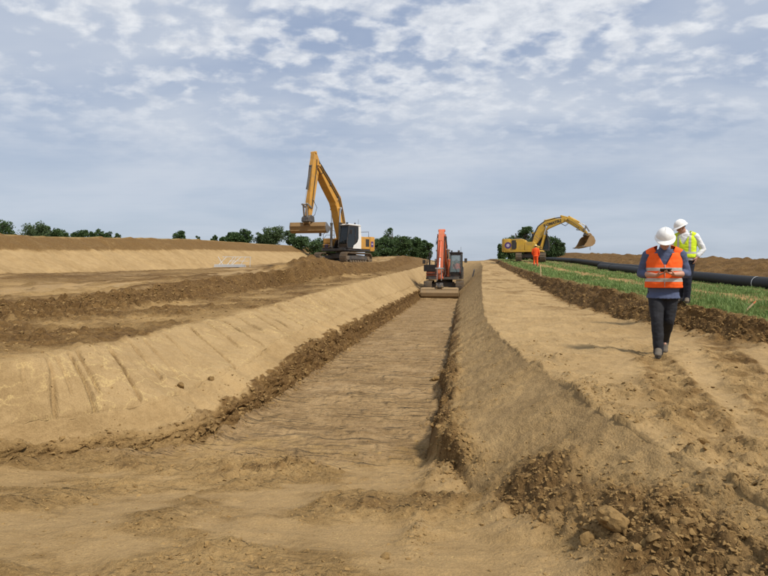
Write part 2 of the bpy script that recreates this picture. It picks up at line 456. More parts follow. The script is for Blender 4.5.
class MB:
    """collects solid shapes; build() links them as one mesh object"""
    def __init__(self, M=None):
        self.v = []
        self.f = []
        self.M = M

    def add(self, vs, fs, M=None):
        k = len(self.v)
        if M is not None: vs = [M @ Vector(p) for p in vs]
        self.v += [tuple(p) for p in vs]
        self.f += [tuple(i + k for i in f) for f in fs]
        return self

    def box(self, x0, x1, y0, y1, z0, z1, M=None):
        vs = [(x, y, z) for x in (x0, x1) for y in (y0, y1) for z in (z0, z1)]
        fs = [(0, 1, 3, 2), (4, 6, 7, 5), (0, 4, 5, 1), (2, 3, 7, 6), (0, 2, 6, 4), (1, 5, 7, 3)]
        return self.add(vs, fs, M)

    def prism(self, outline, y0, y1, M=None):
        """outline in (x, z), counter-clockwise or not; extruded along y"""
        n = len(outline)
        vs = [(x, y0, z) for x, z in outline] + [(x, y1, z) for x, z in outline]
        fs = [tuple(range(n)), tuple(range(2 * n - 1, n - 1, -1))]
        fs += [(i, i + n, (i + 1) % n + n, (i + 1) % n) for i in range(n)]
        return self.add(vs, fs, M)

    def prism_z(self, outline, z0, z1, M=None):
        n = len(outline)
        vs = [(x, y, z0) for x, y in outline] + [(x, y, z1) for x, y in outline]
        fs = [tuple(range(n)), tuple(range(2 * n - 1, n - 1, -1))]
        fs += [(i, i + n, (i + 1) % n + n, (i + 1) % n) for i in range(n)]
        return self.add(vs, fs, M)

    def cyl(self, p0, p1, r0, r1=None, n=14):
        if r1 is None: r1 = r0
        p0, p1 = Vector(p0), Vector(p1)
        q = (p1 - p0).to_track_quat('Z', 'Y')
        vs = []
        for p, r in ((p0, r0), (p1, r1)):
            for i in range(n):
                a = 2 * math.pi * i / n
                vs.append(p + q @ Vector((r * math.cos(a), r * math.sin(a), 0)))
        fs = [(i, (i + 1) % n, (i + 1) % n + n, i + n) for i in range(n)]
        fs += [tuple(range(n - 1, -1, -1)), tuple(range(n, 2 * n))]
        return self.add(vs, fs)

    def tube(self, pts, r, n=8):
        pts = [Vector(p) for p in pts]
        vs, fs = [], []
        for i, p in enumerate(pts):
            d = (pts[min(i + 1, len(pts) - 1)] - pts[max(i - 1, 0)]).normalized()
            q = d.to_track_quat('Z', 'Y')
            rr = r[i] if isinstance(r, (list, tuple)) else r
            for k in range(n):
                a = 2 * math.pi * k / n
                vs.append(p + q @ Vector((rr * math.cos(a), rr * math.sin(a), 0)))
        for i in range(len(pts) - 1):
            for k in range(n):
                a, b = i * n + k, i * n + (k + 1) % n
                fs.append((a, b, b + n, a + n))
        fs.append(tuple(range(n - 1, -1, -1)))
        fs.append(tuple(range(len(vs) - n, len(vs))))
        return self.add(vs, fs)

    def strip(self, path, half, y0, y1, M=None):
        """a bar following a path in (x, z) with a half-height at each point"""
        P = [Vector(p) for p in path]
        up, dn = [], []
        for i, p in enumerate(P):
            d = (P[min(i + 1, len(P) - 1)] - P[max(i - 1, 0)]).normalized()
            nrm = Vector((-d.y, d.x))
            up.append(p + nrm * half[i])
            dn.append(p - nrm * half[i])
        return self.quadstrip(up, dn, y0, y1, M)

    def quadstrip(self, up, dn, y0, y1, M=None):
        n = len(up)
        vs = []
        for y in (y0, y1):
            vs += [(p[0], y, p[1]) for p in up] + [(p[0], y, p[1]) for p in dn]
        fs = []
        for i in range(n - 1):
            fs.append((i, i + 1, n + i + 1, n + i))
            fs.append((2 * n + i + 1, 2 * n + i, 3 * n + i, 3 * n + i + 1))
            fs.append((i + 1, i, 2 * n + i, 2 * n + i + 1))
            fs.append((n + i, n + i + 1, 3 * n + i + 1, 3 * n + i))
        fs.append((0, n, 3 * n, 2 * n))
        fs.append((n - 1, 3 * n - 1, 4 * n - 1, 2 * n - 1))
        return self.add(vs, fs, M)

    def build(self, name, mat, parent=None, bevel=0.0, smooth=False, seg=1):
        me = bpy.data.meshes.new(name)
        vs = self.v if self.M is None else [tuple(self.M @ Vector(p)) for p in self.v]
        me.from_pydata(vs, [], self.f)
        bm = bmesh.new()
        bm.from_mesh(me)
        bmesh.ops.recalc_face_normals(bm, faces=bm.faces[:])
        if bevel:
            es = [e for e in bm.edges if len(e.link_faces) == 2 and e.calc_face_angle(0) > 0.5]
            bmesh.ops.bevel(bm, geom=es, offset=bevel, segments=seg, affect='EDGES', profile=0.6, clamp_overlap=True)
        bm.to_mesh(me)
        bm.free()
        if smooth:
            me.polygons.foreach_set('use_smooth', [True] * len(me.polygons))
            me.set_sharp_from_angle(angle=R(40))
        me.materials.append(MATS[mat])
        return link(bpy.data.objects.new(name, me), parent)

# ------------------------------------------------------------------ terrain
def _hash(ix, iy, seed):
    h = (ix.astype(np.int64) * 374761393 + iy.astype(np.int64) * 668265263 + seed * 974634777) & 0xFFFFFFFF
    h = ((h ^ (h >> 13)) * 1274126177) & 0xFFFFFFFF
    return h ^ (h >> 16)


def perlin(x, y, seed=0):
    xi, yi = np.floor(x), np.floor(y)
    xf, yf = x - xi, y - yi
    u = xf * xf * xf * (xf * (xf * 6 - 15) + 10)
    v = yf * yf * yf * (yf * (yf * 6 - 15) + 10)
    def g(ax, ay, dx, dy):
        a = (_hash(ax, ay, seed) & 1023) * (2 * math.pi / 1024)
        return np.cos(a) * dx + np.sin(a) * dy
    n00 = g(xi, yi, xf, yf); n10 = g(xi + 1, yi, xf - 1, yf)
    n01 = g(xi, yi + 1, xf, yf - 1); n11 = g(xi + 1, yi + 1, xf - 1, yf - 1)
    a = n00 + u * (n10 - n00)
    b = n01 + u * (n11 - n01)
    return (a + v * (b - a)) * 1.5


def fbm(x, y, seed=0, octaves=4, gain=0.5):
    s, a, f = 0.0, 1.0, 1.0
    for o in range(octaves):
        s = s + a * perlin(x * f, y * f, seed + o * 17)
        a *= gain
        f *= 2.03
    return s


def worley(x, y, seed=0):
    """distance to the nearest scattered point and that point's random value"""
    xi, yi = np.floor(x), np.floor(y)
    best = np.full(x.shape, 9.0)
    val = np.zeros(x.shape)
    for dx in (-1, 0, 1):
        for dy in (-1, 0, 1):
            h = _hash(xi + dx, yi + dy, seed)
            px = xi + dx + (h & 255) / 255.0
            py = yi + dy + ((h >> 8) & 255) / 255.0
            d = (px - x) ** 2 + (py - y) ** 2
            m = d < best
            best = np.where(m, d, best)
            val = np.where(m, ((h >> 16) & 255) / 255.0, val)
    return np.sqrt(best), val


def sstep(a, b, x):
    t = np.clip((x - a) / (b - a), 0, 1)
    return t * t * (3 - 2 * t)


def K(*pairs):
    return [p[0] for p in pairs], [p[1] for p in pairs]


# break lines of the earthworks, left to right: (X knots, Z knots) against distance Y
FLOOR_Z = K((-60, .8), (0, .8), (2, .76), (2.9, .70), (4, .50), (5, .33), (5.9, .21), (6.6, .2), (38.2, .2), (39.2, .3), (40.3, .58), (48, .6), (55, 1.5), (65, 3.0), (76, 3.5), (140, 4.2), (300, 3), (3000, -20))
LINES = [
    # name, X(Y), Z(Y), columns to the next line
    ('far_left', K((0, -900)), K((-60, 5), (60, 5.5), (150, 6), (300, 5), (3000, -20)), 10),
    ('bank_top', K((-60, -36), (3000, -36)), K((-60, 5.0), (43, 5.2), (71, 6.5), (122, 7.7), (220, 7.5), (300, 6), (3000, -20)), 26),
    ('bank_mid', K((0, -33.4)), K((-60, 3.6), (40, 3.75), (70, 4.9), (122, 6.1), (220, 6.5), (300, 5), (3000, -20)), 26),
    ('bank_base', K((0, -30)), K((-60, 1.9), (36, 1.98), (64, 2.3), (98, 3.7), (130, 5), (220, 5.6), (300, 4.5), (3000, -20)), 44),
    ('terrace', K((0, -26), (4, -22), (8, -14), (12, -13), (3000, -13)), K((0, 1.6), (10, 1.60), (20, 1.92), (30, 2.12), (44, 2.7), (60, 3.6), (75, 4.0), (140, 4.5), (300, 4), (3000, -20)), 50),
    ('scarp_top', K((0, -24), (3, -20), (5, -13), (7.5, -9.2), (10, -8.7), (20, -8.6), (26, -8.0), (32, -7.2), (40, -6.6), (60, -6.2)), K((5, 1.5), (10, 1.58), (13, 1.70), (18, 1.98), (22, 2.10), (26, 2.28), (32, 2.52), (38, 2.80), (44, 2.93), (60, 3.8), (75, 4.0), (140, 4.5), (300, 4), (3000, -20)), 70),
    ('scarp_base', K((0, -22), (3, -18), (5, -11), (7, -8.2), (9.6, -8), (24, -8), (28, -7.2), (32, -6.4), (40, -5.7), (60, -5.4)), K((9.6, 1.35), (16, 1.38), (24.6, 1.55), (32, 1.95), (44, 2.35), (60, 3.2), (75, 3.7), (140, 4.3), (300, 3.6), (3000, -20)), 90),
    ('left_edge', K((0, -20), (3, -14.5), (4, -8.8), (4.4, -7.2), (4.7, -6.0), (5, -5.35), (5.4, -5.0), (5.8, -4.86), (7.4, -4.82), (10.4, -4.98), (15, -4.9), (22.6, -4.6), (37, -4.5), (70, -4.4)), K((7.4, 1.3), (10.3, 1.3), (15, 1.41), (16.5, 1.5), (22.6, 1.73), (37, 2.1), (50, 2.4), (68, 2.9), (75, 3.55), (140, 4.25), (300, 3.4), (3000, -20)), 110),
    ('wall_seam', K((0, -18.5), (3, -13.6), (4, -8.0), (4.4, -6.5), (4.7, -5.4), (5, -4.87), (5.4, -4.62), (5.7, -4.3), (6.0, -3.95), (6.5, -3.72), (8, -3.62), (12, -3.6), (40, -3.55), (70, -3.6)), K((4, .72), (5.3, .70), (8.6, .72), (10.6, .92), (16, 1.0), (40, 1.15), (48, 1.3), (55, 1.9), (66, 2.95), (75, 3.5), (140, 4.2), (300, 3.2), (3000, -20)), 42),
    ('lip_top', K((0, -17.8), (3, -13.2), (4, -7.7), (4.4, -6.2), (4.7, -5.15), (5, -4.7), (5.4, -4.45), (5.7, -4.08), (6.0, -3.5), (6.4, -3.25), (8, -3.2), (12, -3.12), (40, -3.1), (70, -3.1)), K((3, .72), (4, .60), (5, .44), (6, .36), (7.5, .42), (9, .50), (10.6, .72), (15, .78), (40, .85), (48, 1.0), (55, 1.7), (66, 2.95), (75, 3.5), (140, 4.2), (300, 3.1), (3000, -20)), 44),
    ('floor_left', K((0, -17.2), (3, -12.8), (4, -7.4), (4.4, -6.0), (4.7, -5.0), (5, -4.55), (5.4, -4.3), (5.7, -3.88), (6.0, -3.28), (6.4, -3.04), (8, -2.98), (70, -2.98)), FLOOR_Z, 230),
    ('floor_right', K((0, 1.6), (2, 1.25), (2.5, 1.0), (3.3, .62), (4, .3), (5, -.02), (5.9, -.33), (6.4, -.35), (70, -.35)), FLOOR_Z, 150),
    ('right_edge', K((0, 2.4), (2, 1.78), (2.9, 1.58), (3.7, 1.44), (4.87, 1.19), (7.1, .98), (9.5, .72), (14.4, .56), (25, .8), (35, 1.15), (47, 1.6), (70, 2.0)), K((-60, 1.08), (14, 1.06), (25, 1.4), (35, 2.0), (47, 2.6), (60, 3.1), (70, 3.35), (80, 3.6), (140, 4.2), (300, 3), (3000, -20)), 190),
    ('ledge_base', K((0, 6.6), (5, 5.7), (9, 4.9), (11.4, 4.4), (13, 4.05), (20, 3.62), (54, 3.6)), K((0, 1.02), (9, 1.06), (20, 1.1), (25, 1.35), (35, 1.85), (54, 2.6), (66, 3.3), (80, 3.7), (140, 4.3), (300, 3), (3000, -20)), 50),
    ('ledge_top', K((0, 7.0), (5, 6.05), (9, 5.28), (11.8, 4.80), (13.9, 4.42), (28, 3.92), (64, 3.88)), K((0, 1.25), (9, 1.36), (12, 1.46), (14, 1.54), (20, 1.72), (28, 1.96), (40, 2.38), (50, 2.75), (60, 3.22), (66, 3.5), (80, 3.85), (140, 4.4), (300, 3), (3000, -20)), 56),
    ('field', K((0, 9)), K((0, 1.30), (9, 1.38), (15, 1.52), (22, 1.68), (44, 2.38), (60, 3.12), (73, 3.5), (140, 4.5), (300, 3), (3000, -20)), 26),
    ('heap_base', K((0, 13)), K((0, 1.4), (19, 1.55), (44, 2.38), (73, 3.4), (110, 4.5), (160, 5), (300, 3), (3000, -20)), 44),
    ('heap_top', K((0, 17.2)), K((0, 2.75), (20, 2.8), (31, 2.88), (42, 3.2), (71, 4.34), (116, 6.0), (160, 6.0), (300, 4), (3000, -20)), 12),
    ('heap_back', K((0, 22)), K((0, 1.5), (40, 1.8), (73, 2.8), (116, 4.2), (160, 4.2), (300, 3), (3000, -20)), 8),
    ('far_right', K((0, 900)), K((0, 1.0), (116, 3), (160, 3), (300, 2), (3000, -20)), 0),
]
IDX = {l[0]: i for i, l in enumerate(LINES)}

rows = np.concatenate([np.array([-60, -30, -12, -5, -2, 0, 0.8, 1.3]),
                       np.exp(np.linspace(math.log(1.7), math.log(5.0), 150, endpoint=False)), np.exp(np.linspace(math.log(5.0), math.log(16.0), 380, endpoint=False)), np.exp(np.linspace(math.log(16.0), math.log(78.0), 225)),
                       np.array([82, 88, 95, 104, 115, 130, 150, 180, 220, 280, 360, 500, 800, 1400, 2400, 4000.0])])
NR = len(rows)
cols = []                                  # (segment, t) per column
for i, l in enumerate(LINES[:-1]):
    n = l[3]
    for k in range(n):
        t = k / n
        if l[0] == 'far_left': t = 1 - (1 - t) ** 3
        if l[0] == 'heap_back': t = t ** 3
        cols.append((i, t))
cols.append((len(LINES) - 2, 1.0))
NC = len(cols)
seg = np.array([c[0] for c in cols])
tt = np.array([c[1] for c in cols])
BX = np.stack([np.interp(rows, *l[1]) for l in LINES], 1)
BZ = np.stack([np.interp(rows, *l[2]) for l in LINES], 1)
# ragged lines: the edges of the cuts wander a little
for nm, amp, f in (('left_edge', .06, .9), ('wall_seam', .05, 1.3), ('lip_top', .10, 1.8), ('floor_left', .07, 1.5), ('floor_right', .06, 1.4),
                   ('right_edge', .035, .6), ('ledge_base', .16, .8), ('ledge_top', .13, 1.0), ('scarp_top', .20, .35), ('scarp_base', .25, .4), ('bank_mid', .5, .15)):
    i = IDX[nm]
    BX[:, i] += amp * fbm(rows * f, rows * 0 + i * 3.7, 40 + i, 2 if nm == 'right_edge' else 4, 0.5)
for nm, amp, f in (('lip_top', .09, 1.4), ('scarp_top', .05, .35), ('ledge_top', .05, .9), ('right_edge', .03, .8), ('left_edge', .03, .7), ('heap_top', .10, .35), ('bank_top', .05, .12), ('wall_seam', .05, .8)):
    i = IDX[nm]
    BZ[:, i] += amp * fbm(rows * f, rows * 0 + i * 5.1, 80 + i, 4, 0.55)
X = BX[:, seg] * (1 - tt) + BX[:, seg + 1] * tt
Z = BZ[:, seg] * (1 - tt) + BZ[:, seg + 1] * tt
Y = np.repeat(rows[:, None], NC, 1)
for _ in range(7):                         # take the knife edge off the cuts
    Z[:, 1:-1] = 0.25 * Z[:, :-2] + 0.5 * Z[:, 1:-1] + 0.25 * Z[:, 2:]


def zone(a, b):
    """1 between two break lines"""
    m = np.zeros(NC)
    m[(seg >= IDX[a]) & (seg < IDX[b])] = 1
    return np.repeat(m[None, :], NR, 0)


near = sstep(78, 60, Y) * sstep(0.5, 1.6, Y)
S = np.clip(Y, 2, 60) / 10.0               # detail grows with distance
floor = zone('floor_left', 'floor_right')
lip = zone('lip_top', 'floor_left')
wallL = zone('left_edge', 'wall_seam')
lowL = zone('wall_seam', 'lip_top')
wallR = zone('floor_right', 'right_edge')
plat = zone('right_edge', 'ledge_base')
ledge = zone('ledge_base', 'ledge_top')
grassz = zone('ledge_top', 'field')
fieldz = zone('field', 'heap_base')
heap = zone('heap_base', 'heap_back')
bench = zone('scarp_base', 'left_edge')
scarp = zone('scarp_top', 'scarp_base')
terr = zone('bank_base', 'scarp_top')
bank = zone('bank_top', 'bank_base')
segt = np.repeat(tt[None, :], NR, 0)
fore = sstep(6.6, 5.2, Y)                  # open ground in front of the cut
n_big = fbm(X * .35, Y * .35, 1, 4)
n_mid = fbm(X * 1.3, Y * 1.3, 2, 4)
n_sm = fbm(X * 5, Y * 5, 3, 3, 0.6)
n_fine = fbm(X * 17, Y * 17, 4, 2, 0.6)

# on steep cuts the relief is measured along the slope, not along the plan
Zs = Z.copy()
dome = lambda w, v: np.sqrt(np.clip(1 - (w / .75) ** 2, 0, 1)) * v


def slope_lumps(names, sign, freq, seed):
    out_ = np.zeros_like(Z)
    ci = np.where(np.isin(seg, [IDX[n] for n in names]))[0]
    u = (sign * X + 1.6 * Zs)[:, ci]
    out_[:, ci] = dome(*worley(u * freq, Y[:, ci] * freq, seed)) * sstep(60 / freq * 2.2, 60 / freq * 1.2, Y[:, ci])
    return out_


LS = ('wall_seam', 'lip_top', 'floor_left')
sl1, sl2, sl3 = slope_lumps(LS[:2], -1, 3.4, 14), slope_lumps(LS[:2], -1, 8.5, 15), slope_lumps(LS[:2], -1, 19, 16)
RS = ('right_edge', 'ledge_base', 'ledge_top')
sr1, sr2 = slope_lumps(RS, 1, 3.4, 17), slope_lumps(RS, 1, 8.5, 18)
r_sm = fbm((X + 1.6 * Zs) * 4, Y * 4, 19, 2)

# spoil mound in front of the left excavator
mound = 0.55 * np.exp(-((X + 8.4) / 1.7) ** 2 - ((Y - 30.0) / 3.6) ** 2) * (0.85 + 0.35 * n_mid)
Z += mound
# rough, ploughed-up relief
w1, v1 = worley(X * 3.0 + .3 * n_mid, Y * 3.0, 11)
w2, v2 = worley(X * 8.0, Y * 8.0, 12)
w3, v3 = worley(X * 19.0, Y * 19.0, 13)
lump1 = np.sqrt(np.clip(1 - (w1 / .75) ** 2, 0, 1)) * v1
lump2 = np.sqrt(np.clip(1 - (w2 / .75) ** 2, 0, 1)) * v2
lump3 = np.sqrt(np.clip(1 - (w3 / .75) ** 2, 0, 1)) * v3
# lumps too fine for the grid far off are left to the loose clods
lump1 *= sstep(50, 26, Y); lump2 *= sstep(19, 10, Y); lump3 *= sstep(9, 5.5, Y)

crumb = np.zeros_like(Z)
# heap of clods at the foot of the right wall, near the camera
rub = np.exp(-((X - 1.02) / .42) ** 2 - ((Y - 3.15) / .80) ** 2)
rub += 1.0 * np.exp(-((X - .50) / .40) ** 2 - ((Y - 4.25) / .75) ** 2)
rub += .9 * np.exp(-((X + .10) / .22) ** 2 - ((Y - 5.5) / .75) ** 2) + .8 * np.exp(-((X - 1.7) / .6) ** 2 - ((Y - 2.3) / .6) ** 2)
rub = np.clip(rub + .22 * n_mid, 0, 1) * sstep(1.0, 2.0, Y)
crumb = np.maximum(crumb, rub)
Z += rub * (.085 * lump1 + .080 * lump2 + .040 * lump3) + .06 * rub
# collapsed toe along the right side of the floor
toe = np.exp(-((X - BX[:, [IDX['floor_right']]] - .10) / .20) ** 2) * sstep(5.0, 6.0, Y) * near
toe = np.clip(toe * (1.0 + .9 * n_mid), 0, 1.2) * sstep(45, 14, Y)
crumb = np.maximum(crumb, toe)
Z += toe * (.0 + .10 * lump2 + .07 * lump1 + .035 * lump3)
Z += wallR * near * sstep(4.6, 5.8, Y) * .20 * sstep(.0, .07, segt + .03 * n_mid) * sstep(1.0, .08, segt) * sstep(48, 30, Y)
# crumbling lip along the left side
lipm = np.clip(lip * (segt * .8 + .55), 0, 1)
lipm = np.maximum(lipm, lowL * sstep(.62, 1.0, segt + .35 * n_sm * .6) * .9)
lipm = np.maximum(lipm, floor * sstep(.075, .0, segt + .03 * n_sm)) * near
crumb = np.maximum(crumb, lipm * .9)
lipr = lip * near * sstep(4.2, 4.8, Y)
X += (lip * np.sin(segt * math.pi)) * near * sstep(4.2, 4.8, Y) * (.11 * sl1 + .10 * sl2 + .05 * sl3 - .08)
Z += lipr * (.05 * sl2 + .03 * sl3) + lowL * near * sstep(.6, 1, segt) * (.05 * sl1 + .05 * sl2 - .02)
Z += floor * sstep(.07, .0, segt) * near * (.04 * lump1 + .05 * lump2 + .02 * lump3) * sstep(5.5, 6.5, Y)
# bench and scarp left of the cut
bm_ = bench * near * (0.45 + .55 * sstep(.0, .4, n_big + .25)) * (1 - .6 * sstep(.75, 1, segt))
Z += bm_ * (.07 * lump1 + .075 * lump2 + .035 * lump3 + .03 * n_mid)
crumb = np.maximum(crumb, bm_ * .7)
sc = np.clip(scarp + bench * sstep(.25, 0, segt) * .8, 0, 1) * near
Z += sc * (.12 * lump1 * sstep(34, 18, Y) + .12 * lump2 + .03 * lump3 + .04 * n_mid)
crumb = np.maximum(crumb, sc)
rut = fbm(X * 1.6 + .5 * n_big, Y * .10, 72, 4, .6)
Z += terr * near * (.035 * n_mid + .05 * n_big + .030 * lump2 + .07 * rut)
Z += mound * .14 * lump1
# walls: near-smooth, grooved by the bucket
edgeX = BX[:, [IDX['left_edge']]]
q = Y + .72 * (X - edgeX) + .025 * n_mid
groove = np.zeros_like(Z)
lev = np.zeros_like(Z)
gl_ = [(4.95, .035, .9), (5.12, .02, .6), (5.32, .055, .98), (5.62, .02, .5), (5.9, .05, .95), (6.08, .03, .6), (6.32, .055, 1.0), (6.46, .035, .7), (6.98, .055, .9), (7.5, .03, .7), (7.9, .03, .8), (8.5, .025, .6), (9.45, .075, 1.05), (10.2, .03, .7)]
rg = np.random.RandomState(77)
qq = 10.9
while qq < 34:
    gl_.append((qq, .035 + .05 * rg.rand(), .55 + .5 * rg.rand()))
    qq += (.25 + .6 * rg.rand()) * (qq / 11)
for gi, (q0, dep, end) in enumerate(gl_):
    wd = .0026 * q0 + .005
    dd = q - q0
    prof = np.where(dd < 0, np.exp(-(dd / (wd * .55)) ** 2), np.exp(-(dd / (wd * 1.5)) ** 2))
    groove += prof * dep * sstep(end + .12, end - .05, segt) * (.6 + .5 * sstep(-.3, .3, n_mid)) * sstep(.0, .08, segt)
    lev += (1 if gi % 2 else -1) * .012 * sstep(-.06, .06, dd)
WL = wallL * near * sstep(4.2, 4.7, Y)
Z += WL * (-2.6 * groove + lev + .010 * n_sm + .014 * n_mid + .004 * n_fine)
Z -= (lowL * np.exp(-(segt / .05) ** 2) + wallL * np.exp(-((1 - segt) / .02) ** 2)) * near * .05 * sstep(4.3, 4.9, Y) * sstep(-.4, .1, n_mid)
Z -= lowL * near * .035 * sstep(.0, .10, segt) * sstep(1.0, .6, segt) * sstep(4.3, 4.9, Y)
WR = wallR * near
Z += WR * (.022 * n_mid + .010 * r_sm) * sstep(.0, .2, segt)
Z += lowL * near * (.03 * n_mid + .012 * n_sm + .02 * lump2)
# trench floor: cross-wise scraped flakes
fz = floor * near * sstep(5.4, 7.0, Y)
fx = X * .9 + .3 * n_mid
fy = Y * (1 + .0) + .10 * X + .10 * perlin(X * 1.1, Y * .7, 51)
c1 = perlin(fx * .9, fy * 2.4, 52) + .35 * perlin(fx * 2.2, fy * 6, 53)
c2 = perlin(fx * .9 + 5, fy * 2.6, 54)
flake = (c1 * 2.2) - np.floor(c1 * 2.2)
flake = np.where(flake > .86, (1 - flake) / .14, flake / .86)
on = sstep(-.25, .25, c2 + .35 * n_mid)
crk = np.zeros_like(Z)
for kk, (fq, xs, dp) in enumerate(((3.4, .9, .034), (7.3, 1.5, .018))):
    v_y = (Y + .07 * X + .07 * perlin(X * .8, Y * .8, 151 + kk) + .012 * n_sm) * fq
    fl_ = np.floor(v_y); fr_ = v_y - fl_
    pr_ = sstep(-.05, .12, perlin(X * xs, fl_ * 3.71 + .37, 161 + kk) + .4 * perlin(X * xs * 3, fl_ * 1.9, 171 + kk))
    crk += np.minimum(fr_, (1 - fr_) * 8) * pr_ * dp * sstep(24 / (1 + kk), 10 / (1 + kk * .5), Y)
Z += fz * (crk + .005 * c2 + .003 * c1 + .005 * n_mid)
patch = sstep(.22, .50, fbm(X * .8 + 3, Y * .45, 55, 3)) * fz
Z += patch * (.012 * lump2 + .008 * lump3)
crumb = np.maximum(crumb, patch * .30)
# open ground in front: smears, broken flakes, small heaps
fo = floor * fore * sstep(.3, 1.6, Y)
blob_ = lambda x0, y0, rx, ry: np.exp(-((X - x0) / rx) ** 2 - ((Y - y0) / ry) ** 2)
smear_f = blob_(-2.5, 3.35, 1.25, .75) + blob_(.15, 3.2, .75, .85) + blob_(-.6, 3.55, .35, .5) + .8 * blob_(-1.3, 4.35, .5, .35) + .7 * blob_(-3.9, 4.6, .9, .35) + .6 * blob_(-1.4, 5.7, 1.2, .3) + .9 * blob_(-.35, 5.0, .9, .55)
smear_f = sstep(.10, .75, smear_f + .75 * fbm(X * .9 + 7, Y * 1.3 + 2, 61, 4))
rough_f = fo * (1 - smear_f)
Z += fo * (.018 * n_mid + .009 * n_sm)
cf = perlin(X * 2.2 + Y * .8, Y * 7.5 - X * 1.5, 62) + .5 * perlin(X * 5 + 2, Y * 15, 63)
fl2 = (cf * 1.8) - np.floor(cf * 1.8)
fl2 = np.where(fl2 > .85, (1 - fl2) / .15, fl2 / .85)
Z += rough_f * (.018 * fl2 + .034 * lump2 * sstep(-.1, .3, n_mid + .1) + .014 * lump3 + .012 * n_sm)
crumb = np.maximum(crumb, rough_f * .65)
hp = np.exp(-((X + 1.95) / .42) ** 2 - ((Y - 5.35) / .28) ** 2) + .8 * np.exp(-((X + .30) / .09) ** 2 - ((Y - 3.6) / .55) ** 2) 
hp = np.clip(hp * (1 + .6 * n_sm), 0, 1)
Z += hp * (.025 + .045 * lump2 + .03 * lump3)
crumb = np.maximum(crumb, hp)
# right platform: crawler marks, clods along them
Z += plat * near * (.035 * n_mid + .020 * n_big + .010 * n_sm + .003 * n_fine)
trk = np.zeros_like(Z)
for (xa, ya, xb, yb, wd) in ((1.62, 3.6, 2.95, 9.6, .15), (2.25, 3.6, 4.15, 9.9, .16)):
    L = math.hypot(xb - xa, yb - ya)
    ux, uy = (xb - xa) / L, (yb - ya) / L
    s = (X - xa) * ux + (Y - ya) * uy
    d = (X - xa) * uy - (Y - ya) * ux + .05 * n_mid
    b = sstep(wd + .10, wd - .04, np.abs(d)) * sstep(0, .6, s) * sstep(L + 1.5, L - 2, s) * plat
    Z += b * (.024 * np.sin(s * 2 * math.pi / .19 + .6 * n_sm) * (.5 + sstep(-.2, .3, n_mid)) + .02 * lump2 - .035)
    rim = np.exp(-((np.abs(d) - wd - .05) / .08) ** 2) * sstep(0, .6, s) * sstep(L + 1.5, L - 2, s) * plat
    Z += rim * (.012 + .03 * lump2 + .012 * n_sm)
    trk = np.maximum(trk, np.maximum(b * .8, rim))
edge_rub = plat * sstep(.20, .0, segt) * sstep(11, 6.5, Y) * near
edge_rub = np.clip(edge_rub * (1.0 + 1.2 * n_mid), 0, 1)
pl_rub = plat * near * sstep(7.0, 4.2, Y) * sstep(-.05, .30, n_mid + .12)
crumb = np.maximum(crumb, np.maximum(trk * .8, np.maximum(edge_rub, pl_rub * .8)))
Z += edge_rub * (.040 * lump2 + .02 * lump3) + pl_rub * (.024 * lump2 + .016 * lump3)
# turf ledge
lg = np.clip(ledge + plat * sstep(.90, 1.0, segt) * .9 + grassz * sstep(.10, 0, segt), 0, 1) * near
Z += lg * (.10 * sr1 + .09 * sr2 + .03 * lump3)
crumb = np.maximum(crumb, lg)
Z += (grassz + fieldz) * near * (.03 * n_mid + .02 * n_sm)
Z += heap * sstep(160, 100, Y) * (.10 * n_mid + .10 * n_big) + heap * near * .06 * lump1
rill = fbm(Y * 1.1 + .15 * X, X * .12, 71, 4, .6)
Z += bank * sstep(160, 90, Y) * (.10 * rill + .05 * n_mid + .08 * n_big)

# soil kind and tone of each patch
dark = np.zeros_like(Z)
dark = np.maximum(dark, sc * .95)
dark = np.maximum(dark, np.clip(mound * 2.2, 0, 1) * .85)
dark = np.maximum(dark, ledge * .9 + plat * sstep(.88, 1.0, segt) * .6 + grassz * sstep(.12, 0, segt) * .9)
dark = np.maximum(dark, heap * .8)
dark = np.maximum(dark, np.clip(lipm * 1.0, 0, .8) * (.55 + .45 * sstep(5.6, 8.5, Y)))
dark = np.maximum(dark, np.clip(toe, 0, 1) * .9)  # shade of the undercut toe, painted into the soil colour
dark = np.maximum(dark, rub * .75)  # heap colour darkened for the shade it lies in
dark = np.maximum(dark, terr * near * np.clip(.52 + .5 * rut + .15 * n_mid, 0, .9))
dark = np.maximum(dark, bench * near * (.50 + .35 * n_big + .15 * n_mid))
dark = np.maximum(dark, zone('scarp_top', 'left_edge') * sstep(30, 42, Y) * .62)
dark = np.maximum(dark, zone('bank_top', 'bank_mid') * .60)
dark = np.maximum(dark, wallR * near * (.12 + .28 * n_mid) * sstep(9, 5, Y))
dark = np.maximum(dark, fz * (.20 + .30 * fbm(X * .5, Y * 1.2, 91, 3)))
dark = np.maximum(dark, patch * .45)
dark = np.maximum(dark, hp * .55)
dark = np.maximum(dark, trk * (.50 + .25 * n_sm) + plat * sstep(5.5, 8.2, X * 1.2 + Y * .25) * sstep(.0, .5, fbm(X * .6, Y * 1.1, 92, 3) + .25) * .5)  # darker crawler marks, and a broken darker patch towards the platform's right side
dark = np.maximum(dark, rough_f * np.clip(.32 + .32 * n_mid, 0, .7))
wallm = np.clip(wallL + lowL * .8 + bank * (zone('bank_mid', 'bank_base') * .9), 0, 1)
wallm = np.maximum(wallm, plat * .85 * (1 - .8 * trk) * (1 - .6 * pl_rub))
smear = fo * smear_f * .75 + fz * (.45 + .25 * fbm(X * .55 + 2, Y * 1.0, 93, 4)) * (1 - patch)
pass
smear = np.maximum(smear, terr * near * .8 * sstep(.12, .40, fbm(X * .9 + 3, Y * .09, 94, 4)))
smear = np.maximum(smear, plat * .18)
grassm = np.zeros_like(Z)
gx = X - BX[:, [IDX['ledge_top']]]
